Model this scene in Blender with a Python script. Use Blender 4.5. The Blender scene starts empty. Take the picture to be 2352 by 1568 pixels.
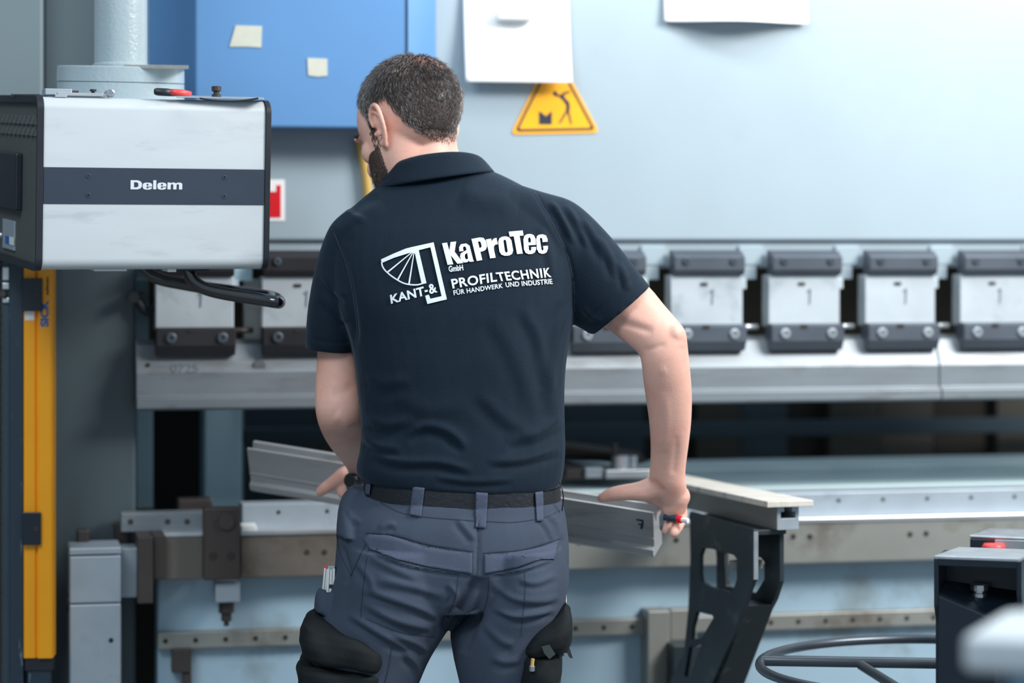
import bpy, bmesh, math, random
import numpy as np
from mathutils import Vector, Matrix, noise
from mathutils.bvhtree import BVHTree

random.seed(7); np.random.seed(7)
SC = bpy.context.scene
COL = SC.collection

# ------------------------------------------------------------------ camera, world, lights, exposure
F = 5880.0; CX = 1176.0; HY = 560.0; EYE = 1.45
cam_d = bpy.data.cameras.new('camera'); cam = bpy.data.objects.new('camera', cam_d); COL.objects.link(cam)
cam.location = (0, 0, EYE); cam.rotation_euler = (math.pi/2, 0, 0)
cam_d.sensor_width = 36.0; cam_d.lens = 36.0*F/2352.0
cam_d.shift_y = -(784.0-HY)/2352.0
cam_d.clip_start = 0.05; cam_d.clip_end = 60
cam_d.dof.use_dof = True; cam_d.dof.focus_distance = 4.27; cam_d.dof.aperture_fstop = 1.9
SC.camera = cam
SC.view_settings.view_transform = 'Standard'; SC.view_settings.look = 'None'
SC.view_settings.exposure = 0.12; SC.view_settings.gamma = 1.0; SC.view_settings.use_curve_mapping = False

def s2l(c):
    return tuple((x/255/12.92 if x/255 <= 0.04045 else ((x/255+0.055)/1.055)**2.4) for x in c)

w = bpy.data.worlds.new('hall_light'); SC.world = w; w.use_nodes = True
w.node_tree.nodes['Background'].inputs[0].default_value = (0.70, 0.86, 1.0, 1)
w.node_tree.nodes['Background'].inputs[1].default_value = 0.50

def area(name, loc, target, sx, sy, energy, color):
    l = bpy.data.lights.new(name, 'AREA'); l.shape = 'RECTANGLE'; l.size = sx; l.size_y = sy
    l.energy = energy; l.color = color
    o = bpy.data.objects.new(name, l); COL.objects.link(o); o.location = loc
    d = Vector(target)-Vector(loc); o.rotation_euler = d.to_track_quat('-Z', 'Y').to_euler()
    return o
# right ceiling luminaire, an added unseen fill at left, strip lamp over the machine
area('ceiling_lamp_right', (2.8, 3.3, 3.3), (0.5, 4.7, 1.1), 1.6, 1.1, 165, (1.0, 0.97, 0.94))
area('fill_light_left', (-1.6, 1.6, 3.8), (-0.6, 4.6, 1.2), 1.6, 1.0, 60, (0.85, 0.94, 1.0))
area('machine_strip_lamp', (0.75, 4.70, 2.45), (0.75, 5.17, 1.55), 1.7, 0.12, 9, (0.93, 0.97, 1.0))

# ------------------------------------------------------------------ pixel helpers
def W(px, py, Y):
    return Vector(((px-CX)/F*Y, Y, EYE+(HY-py)/F*Y))
ANG = math.radians(11.6)
U = Vector((math.cos(ANG), math.sin(ANG), 0)); V = Vector((-math.sin(ANG), math.cos(ANG), 0)); Z = Vector((0, 0, 1))
O0 = Vector((0, 5.084, 0))
class Frame:
    def __init__(s, o, ex, ey, ez=None):
        s.o = Vector(o); s.ex = Vector(ex).normalized(); s.ey = Vector(ey).normalized()
        s.ez = s.ex.cross(s.ey).normalized() if ez is None else Vector(ez).normalized()
    def __call__(s, x, y, z): return s.o+s.ex*x+s.ey*y+s.ez*z
    def onplane_y(s, px, py, y):      # local (x, z) where the sight line meets plane local y
        d = Vector(((px-CX)/F, 1, (HY-py)/F)); c = Vector((0, 0, EYE))
        p0 = s.o+s.ey*y
        t = (p0-c).dot(s.ey)/d.dot(s.ey); p = c+d*t-s.o
        return p.dot(s.ex), p.dot(s.ez)
    def onplane_x(s, px, py, x):
        d = Vector(((px-CX)/F, 1, (HY-py)/F)); c = Vector((0, 0, EYE))
        p0 = s.o+s.ex*x
        t = (p0-c).dot(s.ex)/d.dot(s.ex); p = c+d*t-s.o
        return p.dot(s.ey), p.dot(s.ez)
MF = Frame(O0, U, V, Z)
def mu(px, v=0.0): return MF.onplane_y(px, HY, v)[0]
def mz(px, py, v=0.0): return MF.onplane_y(px, py, v)[1]

# ------------------------------------------------------------------ materials
MATS = {}
def mat(name, rgb, rough=0.5, metal=0.0, var=0.0, scale=8.0, stretch=(1, 1, 1), bump=0.0, bscale=200.0,
        spec=0.5, stain=None, stain_amt=0.0, stain_scale=3.0, coat=0.0, emit=None, emit_s=0.0, sss=0.0, sheen=0.0, stain_lo=0.55, stain_hi=0.7):
    if name in MATS: return MATS[name]
    m = bpy.data.materials.new(name); m.use_nodes = True; nt = m.node_tree; N = nt.nodes; L = nt.links
    b = N['Principled BSDF']; col = s2l(rgb)
    b.inputs['Base Color'].default_value = (*col, 1); b.inputs['Roughness'].default_value = rough
    b.inputs['Metallic'].default_value = metal; b.inputs['Specular IOR Level'].default_value = spec
    b.inputs['Coat Weight'].default_value = coat
    if sss: 
        b.inputs['Subsurface Weight'].default_value = sss; b.inputs['Subsurface Scale'].default_value = 0.01
        b.inputs['Subsurface Radius'].default_value = (1.0, 0.35, 0.2)
    if sheen:
        b.inputs['Sheen Weight'].default_value = sheen; b.inputs['Sheen Roughness'].default_value = 0.45; b.inputs['Sheen Tint'].default_value = (0.6, 0.8, 1, 1)
    if emit: b.inputs['Emission Color'].default_value = (*s2l(emit), 1); b.inputs['Emission Strength'].default_value = emit_s
    if var or bump or stain:
        tc = N.new('ShaderNodeTexCoord'); mp = N.new('ShaderNodeMapping'); mp.inputs['Scale'].default_value = stretch
        L.new(tc.outputs['Object'], mp.inputs['Vector'])
    last = None
    if var:
        n = N.new('ShaderNodeTexNoise'); n.inputs['Scale'].default_value = scale; n.inputs['Detail'].default_value = 6
        L.new(mp.outputs[0], n.inputs['Vector'])
        r = N.new('ShaderNodeValToRGB')
        r.color_ramp.elements[0].position = 0.3; r.color_ramp.elements[1].position = 0.7
        lo = tuple(min(1, c*(1-var)) for c in col); hi = tuple(min(1, c*(1+var)) for c in col)
        r.color_ramp.elements[0].color = (*lo, 1); r.color_ramp.elements[1].color = (*hi, 1)
        L.new(n.outputs['Fac'], r.inputs['Fac']); last = r.outputs['Color']
    if stain:
        n2 = N.new('ShaderNodeTexNoise'); n2.inputs['Scale'].default_value = stain_scale; n2.inputs['Detail'].default_value = 8
        n2.inputs['Roughness'].default_value = 0.65
        L.new(mp.outputs[0], n2.inputs['Vector'])
        r2 = N.new('ShaderNodeValToRGB'); r2.color_ramp.elements[0].position = stain_lo; r2.color_ramp.elements[1].position = stain_hi
        r2.color_ramp.elements[0].color = (0, 0, 0, 1); r2.color_ramp.elements[1].color = (stain_amt,)*3+(1,)
        L.new(n2.outputs['Fac'], r2.inputs['Fac'])
        mx = N.new('ShaderNodeMix'); mx.data_type = 'RGBA'
        mx.inputs['B'].default_value = (*s2l(stain), 1)
        if last: L.new(last, mx.inputs['A'])
        else: mx.inputs['A'].default_value = (*col, 1)
        L.new(r2.outputs['Color'], mx.inputs['Factor']); last = mx.outputs['Result']
    if last: L.new(last, b.inputs['Base Color'])
    if bump:
        n3 = N.new('ShaderNodeTexNoise'); n3.inputs['Scale'].default_value = bscale; n3.inputs['Detail'].default_value = 3
        L.new(mp.outputs[0], n3.inputs['Vector'])
        bp = N.new('ShaderNodeBump'); bp.inputs['Strength'].default_value = bump; bp.inputs['Distance'].default_value = 0.002
        L.new(n3.outputs['Fac'], bp.inputs['Height']); L.new(bp.outputs[0], b.inputs['Normal'])
    MATS[name] = m; return m

m_beam = mat('beam_paint', (162, 178, 187), 0.38, 0, 0.05, 2.5, stain=(156, 170, 176), stain_amt=0.5, stain_scale=4, bump=0.05, bscale=60)
m_bed = mat('bed_paint', (162, 190, 207), 0.45, 0, 0.06, 3, stain=(120, 128, 122), stain_amt=0.6, stain_scale=5)
m_frame = mat('side_frame_paint', (82, 97, 103), 0.5, 0, 0.08, 2, stretch=(4, 4, 0.6))
m_column = mat('column_paint', (190, 224, 238), 0.5, 0, 0.05, 3)
m_blue = mat('blue_cover_paint', (96, 144, 194), 0.4, 0, 0.04, 2)
m_steel = mat('tool_steel', (136, 144, 150), 0.48, 0.5, 0.10, 5, stretch=(1, 1, 6), stain=(96, 92, 88), stain_amt=0.5, stain_scale=6)
m_ground = mat('ground_steel', (205, 210, 214), 0.32, 0.7, 0.06, 9)
m_die = mat('worn_die_steel', (150, 152, 147), 0.45, 0.4, 0.12, 5, stain=(92, 78, 62), stain_amt=0.7, stain_scale=5)
m_brown = mat('oiled_brown_steel', (74, 68, 66), 0.45, 0.4, 0.15, 6)
m_black_steel = mat('burnished_clamp_steel', (84, 92, 102), 0.42, 0.3, 0.12, 10)
m_clampplate = mat('clamp_plate_zinc', (196, 206, 212), 0.42, 0.35, 0.08, 12, stain=(150, 162, 170), stain_amt=0.6, stain_scale=14)
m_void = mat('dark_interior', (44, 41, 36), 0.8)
m_darkpanel = mat('dark_guard_sheet', (72, 70, 64), 0.7, 0, 0.2, 2)
m_darkblue = mat('dark_blue_guard_sheet', (58, 76, 86), 0.7, 0, 0.15, 2)
m_alu = mat('cast_aluminium', (168, 180, 190), 0.45, 0.35, 0.10, 9, stain=(120, 130, 140), stain_amt=0.5, stain_scale=9)
m_silver = mat('brushed_silver_casing', (206, 214, 219), 0.42, 0.15, 0.03, 6, stretch=(1, 1, 5), stain=(150, 158, 164), stain_amt=0.55, stain_scale=5, stain_lo=0.56, stain_hi=0.78)
m_navy = mat('navy_band', (46, 58, 74), 0.45, 0, 0.05, 20)
m_blackplast = mat('black_plastic', (30, 36, 44), 0.45, 0, 0.1, 30)
m_textured = mat('textured_dark_plastic', (84, 88, 88), 0.55, 0, 0.12, 500, bump=0.5, bscale=700)
m_gloss = mat('gloss_black_tube', (10, 13, 18), 0.14, 0, 0, spec=0.8, coat=0.6)
m_pole = mat('pale_grey_enamel', (164, 180, 186), 0.28, 0, 0.03, 5, bump=0.5, bscale=160, coat=0.3)
m_yellow = mat('yellow_powder_coat', (255, 168, 8), 0.4, 0, 0.04, 10)
m_slate = mat('scratched_slate_paint', (36, 54, 68), 0.42, 0, 0.1, 5, stretch=(3, 3, 0.5), stain=(128, 146, 158), stain_amt=0.7, stain_scale=26, stain_lo=0.62, stain_hi=0.68)
m_cast = mat('worn_black_casting', (38, 50, 56), 0.45, 0.1, 0.15, 8, stain=(98, 102, 102), stain_amt=0.7, stain_scale=20, stain_lo=0.56, stain_hi=0.72)
m_darkcast = mat('navy_black_casting', (24, 36, 48), 0.35, 0.1, 0.1, 8)
m_wornedge = mat('worn_bright_edge', (176, 184, 190), 0.35, 0.6, 0.15, 30)
m_white = mat('white_plastic', (232, 234, 232), 0.4)
m_paper = mat('white_paper', (250, 250, 250), 0.8)
m_tape = mat('masking_tape', (205, 205, 190), 0.8, 0, 0.04, 60)
m_plank = mat('pale_worn_strip', (216, 212, 202), 0.5, 0, 0.08, 12, stretch=(1, 6, 1), stain=(150, 140, 125), stain_amt=0.6, stain_scale=10)
m_orange = mat('warning_amber', (252, 180, 28), 0.4)
m_ink = mat('warning_ink', (34, 46, 60), 0.5)
m_red = mat('signal_red', (225, 20, 34), 0.4)
m_redplast = mat('coral_red_plastic', (232, 76, 76), 0.4)
m_chrome = mat('chromed_steel', (200, 204, 208), 0.2, 0.9)
m_cable = mat('yellow_cable_sheath', (205, 168, 92), 0.5)
m_skin = None
m_floor = mat('concrete_floor', (120, 124, 126), 0.6, 0, 0.1, 2)
m_wall = mat('hall_wall_paint', (110, 122, 128), 0.8, 0, 0.06, 1.2)
m_glassblur = mat('pale_machine_enamel', (205, 214, 220), 0.35)
m_bluebase = mat('pale_blue_enamel', (128, 166, 192), 0.4)
m_marker = mat('felt_marker_ink', (104, 114, 128), 0.6)
m_text = mat('pale_print', (214, 224, 232), 0.6)
m_textblue = mat('blue_print', (20, 104, 176), 0.5)
m_textdark = mat('dark_print', (60, 44, 20), 0.5)

# ------------------------------------------------------------------ mesh builder
def worldloc(o):
    v = Vector((0, 0, 0))
    while o is not None: v += o.location; o = o.parent
    return v
def put(me, name, parent=None, material=None, smooth=False, bevel=0, origin=None, label=None, cat=None, group=None, kind=None):
    """me: mesh in world coordinates -> linked object whose origin sits at its thing's base"""
    if parent is not None: base = worldloc(parent)
    else:
        if origin is None:
            co = np.zeros(len(me.vertices)*3); me.vertices.foreach_get('co', co); co = co.reshape(-1, 3)
            a, b = co.min(0), co.max(0); origin = ((a[0]+b[0])/2, (a[1]+b[1])/2, a[2])
        base = Vector(origin)
    me.transform(Matrix.Translation(-base))
    me.name = name
    o = bpy.data.objects.new(name, me); COL.objects.link(o)
    if parent is not None: o.parent = parent; o.location = (0, 0, 0)
    else: o.location = base
    if material is not None:
        me.materials.clear(); me.materials.append(material)
    if smooth: me.polygons.foreach_set('use_smooth', [True]*len(me.polygons))
    if bevel:
        b = o.modifiers.new('edge', 'BEVEL'); b.width = bevel; b.segments = 2; b.limit_method = 'ANGLE'; b.angle_limit = 0.6
    for k, v_ in (('label', label), ('category', cat), ('group', group), ('kind', kind)):
        if v_: o[k] = v_
    return o
def empty(name, loc, label=None, cat=None, group=None, kind=None):
    o = bpy.data.objects.new(name, None); COL.objects.link(o); o.location = loc; o.empty_display_size = 0.05
    for k, v_ in (('label', label), ('category', cat), ('group', group), ('kind', kind)):
        if v_: o[k] = v_
    return o
class MB:
    def __init__(s): s.v = []; s.f = []
    def add(s, vs, fs):
        n = len(s.v); s.v += [Vector(p) for p in vs]; s.f += [tuple(i+n for i in f) for f in fs]; return s
    def hexa(s, p):  # 8 points: bottom 4 ccw, top 4
        return s.add(p, [(0, 3, 2, 1), (4, 5, 6, 7), (0, 1, 5, 4), (1, 2, 6, 5), (2, 3, 7, 6), (3, 0, 4, 7)])
    def box(s, fr, x0, x1, y0, y1, z0, z1):
        return s.hexa([fr(x0, y0, z0), fr(x1, y0, z0), fr(x1, y1, z0), fr(x0, y1, z0), fr(x0, y0, z1), fr(x1, y0, z1), fr(x1, y1, z1), fr(x0, y1, z1)])
    def prism(s, pts, a, b, fr, axis='x'):
        """pts: 2-D outline in the two other axes, extruded from a to b along axis"""
        g = {'x': lambda p, t: fr(t, p[0], p[1]), 'y': lambda p, t: fr(p[0], t, p[1]), 'z': lambda p, t: fr(p[0], p[1], t)}[axis]
        n = len(pts)
        return s.add([g(p, a) for p in pts]+[g(p, b) for p in pts],
                     [tuple(range(n))[::-1], tuple(range(n, 2*n))]+[(i, (i+1) % n, n+(i+1) % n, n+i) for i in range(n)])
    def rings(s, R, cap=True, closed=False):
        n = len(R[0]); m = len(R); base = len(s.v)
        vs = [p for r in R for p in r]; fs = []
        for j in range(m if closed else m-1):
            k = (j+1) % m
            for i in range(n):
                fs.append((j*n+i, j*n+(i+1) % n, k*n+(i+1) % n, k*n+i))
        if cap and not closed:
            vs.append(sum((Vector(p) for p in R[0]), Vector())/n); vs.append(sum((Vector(p) for p in R[-1]), Vector())/n)
            a, b = m*n, m*n+1
            fs += [(a, (i+1) % n, i) for i in range(n)]+[(b, (m-1)*n+i, (m-1)*n+(i+1) % n) for i in range(n)]
        return s.add(vs, fs)
    def cyl(s, p0, p1, r0, r1=None, n=20):
        r1 = r0 if r1 is None else r1; p0 = Vector(p0); p1 = Vector(p1); t = (p1-p0).normalized()
        a = t.orthogonal().normalized(); b = t.cross(a)
        R = [[p+(a*math.cos(2*math.pi*i/n)+b*math.sin(2*math.pi*i/n))*r for i in range(n)] for p, r in ((p0, r0), (p1, r1))]
        return s.rings(R)
    def lathe(s, p0, ax, prof, n=28):  # prof: (radius, distance along ax)
        p0 = Vector(p0); t = Vector(ax).normalized(); a = t.orthogonal().normalized(); b = t.cross(a)
        return s.rings([[p0+t*h+(a*math.cos(2*math.pi*i/n)+b*math.sin(2*math.pi*i/n))*r for i in range(n)] for r, h in prof])
    def tube(s, P, r, n=12, sub=0, closed=False, ends=True):
        P = [Vector(p) for p in P]
        if sub: P = smooth_path(P, sub, closed)
        m = len(P); rr = r if hasattr(r, '__len__') else None
        if rr is not None and len(rr) != m:
            rr = list(np.interp(np.linspace(0, 1, m), np.linspace(0, 1, len(rr)), rr))
        if rr is None: rr = [r]*m
        R = []; nrm = None
        for i in range(m):
            t = (P[(i+1) % m]-P[i-1]) if closed else (P[min(i+1, m-1)]-P[max(i-1, 0)])
            t = t.normalized()
            if nrm is None: nrm = t.orthogonal().normalized()
            nrm = (nrm-t*nrm.dot(t)).normalized(); b = t.cross(nrm)
            R.append([P[i]+(nrm*math.cos(2*math.pi*k/n)+b*math.sin(2*math.pi*k/n))*rr[i] for k in range(n)])
        if ends and not closed:   # rounded ends
            t0 = (P[0]-P[1]).normalized(); t1 = (P[-1]-P[-2]).normalized()
            def capr(ring, c, t, r_): return [[c+(p-c)*math.cos(a)+t*r_*math.sin(a) for p in ring] for a in (0.5, 1.0, 1.4)]
            R = capr(R[0], P[0], t0, rr[0])[::-1]+R+capr(R[-1], P[-1], t1, rr[-1])
        return s.rings(R, closed=closed)
    def mesh(s):
        me = bpy.data.meshes.new('m'); me.from_pydata([tuple(v) for v in s.v], [], s.f); me.update()
        bm = bmesh.new(); bm.from_mesh(me); bmesh.ops.recalc_face_normals(bm, faces=bm.faces); bm.to_mesh(me); bm.free()
        return me
    def put(s, name, material, parent=None, **k): return put(s.mesh(), name, parent, material, **k)
def smooth_path(P, sub, closed=False):
    out = []; m = len(P)
    for i in range(m if closed else m-1):
        p0 = P[(i-1) % m] if closed or i > 0 else P[i]*2-P[i+1]
        p1 = P[i]; p2 = P[(i+1) % m]; p3 = P[(i+2) % m] if closed or i+2 < m else p2*2-p1
        for k in range(sub):
            t = k/sub
            out.append(0.5*((2*p1)+(p2-p0)*t+(2*p0-5*p1+4*p2-p3)*t*t+(3*p1-p0-3*p2+p3)*t**3))
    if not closed: out.append(P[-1])
    return out
def mbox(px0, px1, py0, py1, v0, v1, pxr=None):
    """box in the machine frame; its front face on plane v0 covers the picture rectangle, heights read at px pxr"""
    pr = (px0+px1)/2 if pxr is None else pxr
    return (mu(px0, v0), mu(px1, v0), v0, v1, mz(pr, py1, v0), mz(pr, py0, v0))
def shade_auto(o, ang=0.6):
    me = o.data; me.polygons.foreach_set('use_smooth', [True]*len(me.polygons)); me.set_sharp_from_angle(angle=ang)

def curve_mesh(splines, extrude=0.0):
    """filled 2-D shapes (holes cut) -> list of verts (x, y, z), faces"""
    cu = bpy.data.curves.new('c', 'CURVE'); cu.dimensions = '2D'; cu.fill_mode = 'BOTH'; cu.extrude = extrude
    for pts in splines:
        sp = cu.splines.new('POLY'); sp.points.add(len(pts)-1)
        for i, p in enumerate(pts): sp.points[i].co = (p[0], p[1], 0, 1)
        sp.use_cyclic_u = True
    o = bpy.data.objects.new('c', cu); COL.objects.link(o)
    me = bpy.data.meshes.new_from_object(o); bpy.data.objects.remove(o); bpy.data.curves.remove(cu)
    vs = [v.co.copy() for v in me.vertices]; fs = [tuple(p.vertices) for p in me.polygons]; bpy.data.meshes.remove(me)
    return vs, fs
def text_mesh(txt, bold=0.0, res=4, spacing=1.0):
    cu = bpy.data.curves.new('t', 'FONT'); cu.body = txt; cu.size = 1.0; cu.offset = bold; cu.resolution_u = res; cu.space_character = spacing
    o = bpy.data.objects.new('t', cu); COL.objects.link(o)
    me = bpy.data.meshes.new_from_object(o); bpy.data.objects.remove(o); bpy.data.curves.remove(cu)
    vs = [v.co.copy() for v in me.vertices]; fs = [tuple(p.vertices) for p in me.polygons]; bpy.data.meshes.remove(me)
    return vs, fs
def norm01(vs):
    xs = [v.x for v in vs]; ys = [v.y for v in vs]; x0, x1, y0, y1 = min(xs), max(xs), min(ys), max(ys)
    return [((v.x-x0)/max(1e-9, x1-x0), (v.y-y0)/max(1e-9, y1-y0)) for v in vs]
def quad_map(st, q):   # q: TL TR BR BL ; t = 1 is top
    out = []
    for s_, t_ in st:
        a = Vector(q[3])*(1-s_)+Vector(q[2])*s_; b = Vector(q[0])*(1-s_)+Vector(q[1])*s_
        out.append(a*(1-t_)+b*t_)
    return out

# heavy letter shapes in a unit box, rounded on demand
GLY = {
 'K': ([[(0,0),(0,1),(.36,1),(.36,.62),(.60,1),(1,1),(.68,.55),(1,0),(.62,0),(.36,.42),(.36,0)]], 0),
 'a': ([[(0,.62),(.04,.86),(.25,1),(.72,1),(.96,.86),(.96,.10),(1,0),(.66,0),(.63,.08),(.50,0),(.24,0),(.04,.12),(0,.34),(.08,.50),(.34,.58),(.62,.65),(.62,.78),(.56,.85),(.42,.85),(.36,.77),(.36,.62)], [(.62,.50),(.42,.42),(.37,.30),(.40,.18),(.50,.15),(.60,.20)]], .03),
 'P': ([[(0,0),(0,1),(.62,1),(.88,.95),(1,.80),(1,.56),(.86,.42),(.62,.37),(.42,.37),(.42,0)], [(.42,.55),(.42,.83),(.55,.83),(.61,.76),(.61,.62),(.55,.55)]], 0),
 'r': ([[(0,0),(0,1),(.50,1),(.50,.86),(.70,.97),(1,1),(1,.66),(.75,.66),(.58,.56),(.54,.40),(.54,0)]], 0),
 'o': ([[(0,.24),(0,.76),(.12,.93),(.35,1),(.65,1),(.88,.93),(1,.76),(1,.24),(.88,.07),(.65,0),(.35,0),(.12,.07)], [(.40,.24),(.45,.17),(.55,.17),(.60,.24),(.60,.76),(.55,.83),(.45,.83),(.40,.76)]], .03),
 'T': ([[(0,1),(1,1),(1,.78),(.71,.78),(.71,0),(.29,0),(.29,.78),(0,.78)]], 0),
 'e': ([[(1,.44),(.40,.44),(.40,.26),(.45,.17),(.55,.17),(.61,.25),(.61,.34),(1,.34),(.98,.20),(.87,.07),(.65,0),(.35,0),(.12,.07),(0,.25),(0,.75),(.12,.93),(.35,1),(.65,1),(.88,.93),(1,.75)], [(.40,.58),(.61,.58),(.61,.75),(.55,.83),(.46,.83),(.40,.75)]], .03),
 'c': ([[(1,.60),(.61,.60),(.61,.76),(.55,.83),(.45,.83),(.40,.76),(.40,.24),(.45,.17),(.55,.17),(.61,.24),(.61,.40),(1,.40),(1,.25),(.88,.07),(.65,0),(.35,0),(.12,.07),(0,.25),(0,.75),(.12,.93),(.35,1),(.65,1),(.88,.93),(1,.75)]], .03),
 'D': ([[(0,0),(0,1),(.60,1),(.86,.90),(1,.68),(1,.32),(.86,.10),(.60,0)], [(.30,.22),(.30,.78),(.54,.78),(.68,.66),(.68,.34),(.54,.22)]], 0),
 'l': ([[(0,0),(0,1),(1,1),(1,0)]], 0),
 'm': ([[(0,0),(0,1),(.20,1),(.21,.88),(.32,1),(.48,1),(.57,.87),(.68,1),(.88,1),(1,.84),(1,0),(.78,0),(.78,.68),(.72,.76),(.65,.74),(.61,.62),(.61,0),(.39,0),(.39,.68),(.34,.76),(.26,.74),(.22,.62),(.22,0)]], 0)}
def glyph(ch):
    vs, fs = curve_mesh(GLY[ch][0]); return [(v.x, v.y) for v in vs], fs

# ------------------------------------------------------------------ the hall
def structure(name, mb, m, **k): return mb.put(name, m, kind='structure', **k)
WF = Frame((0, 0, 0), (1, 0, 0), (0, 1, 0), (0, 0, 1))
structure('floor', MB().box(WF, -5, 5.5, -1.5, 9.2, -0.1, 0), m_floor)
structure('wall_back', MB().box(WF, -5, 5.5, 9.0, 9.2, 0, 4.2), m_wall)
structure('wall_left', MB().box(WF, -5, -4.85, -1.5, 9.0, 0, 4.2), m_wall)
# ------------------------------------------------------------------ press brake
PB = empty('press_brake', MF(0.1, 0.3, 0), 'large pale grey press brake with a blue cover filling the background', 'machine')
def P(name, mb, m, bevel=0.0, **k): return mb.put(name, m, PB, bevel=bevel, **k)
uL, uR = mu(318), mu(2352)+0.62
zb = mz(1700, 553)
# upper beam: thick front plate with a recessed underside
P('upper_beam', MB().box(MF, uL, uR, 0, 0.07, zb, 2.35), m_beam, 0.006)
P('beam_underside', MB().box(MF, uL+0.02, uR, 0.012, 0.10, zb-0.055, zb), m_beam, 0.003, label='recessed lower lip of the beam')
# ram plate seen between the clamps and the dark inside behind them
z_g0, z_g1 = mz(1520, 742, 0.03), mz(1520, 566, 0.03)
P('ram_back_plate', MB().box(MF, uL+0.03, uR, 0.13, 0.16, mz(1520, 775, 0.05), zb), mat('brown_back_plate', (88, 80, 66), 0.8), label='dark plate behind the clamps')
# blue cover with chamfered sides
zc0 = mz(700, 293, -0.10)
pts = [(mu(340, 0), 0), (mu(450, -0.10), -0.10), (mu(935, -0.10), -0.10), (mu(1003, 0), 0)]
bc = P('blue_cover', MB().prism(pts, zc0, 2.3, MF, 'z'), m_blue, 0.004, label='blue sheet metal cover with folded sides')
P('cover_seam', MB().box(MF, mu(934, -0.101), mu(937, -0.101), -0.103, -0.098, zc0+0.003, 2.28), m_navy, label='dark vertical seam')
# side frame of the machine
P('side_frame', MB().box(MF, mu(100, 0.02), mu(312, 0.02), 0.02, 0.9, 0, 2.3), m_frame, 0.006, label='dark grey side plate')
P('side_frame', MB().box(MF, mu(-160, -0.04), mu(100, -0.04), -0.04, 0.5, 0, 2.3), mat('outer_frame_paint', (112, 128, 134), 0.5, 0, 0.05, 2), 0.006, label='lighter grey outer plate')
P('column', MB().box(MF, mu(312, 0.30), mu(352, 0.30), 0.30, 0.36, 0.5, 1.6), m_column, 0.003)
P('column', MB().box(MF, mu(470, 0.28), mu(556, 0.28), 0.28, 0.40, 0.5, 1.55), m_column, 0.004)
P('inner_panel', MB().box(MF, mu(350, 0.42), mu(475, 0.42), 0.42, 0.45, 0.5, 1.6), mat('black_sheet', (18, 20, 24), 0.7), label='black inner sheet')
P('inner_panel', MB().box(MF, mu(300, 0.18), mu(372, 0.18), 0.18, 0.21, mz(340, 800, 0.18), mz(340, 640, 0.18)), m_column, 0.002)
a = mz(310, 682, 0.0)
P('cable_gland', MB().cyl(MF(mu(305), 0.02, a), MF(mu(305), -0.02, a), 0.011).cyl(MF(mu(330), 0.05, a), MF(mu(330), 0.0, a-0.002), 0.010), m_blackplast, smooth=False)
P('hose', MB().tube([MF(mu(318), 0.0, a-0.01), MF(mu(335), 0.0, a-0.028), MF(mu(352), 0.01, a-0.02), MF(mu(372), 0.05, a+0.02), MF(mu(385), 0.10, a+0.06)], 0.008, sub=5), m_blackplast, smooth=True)
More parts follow.
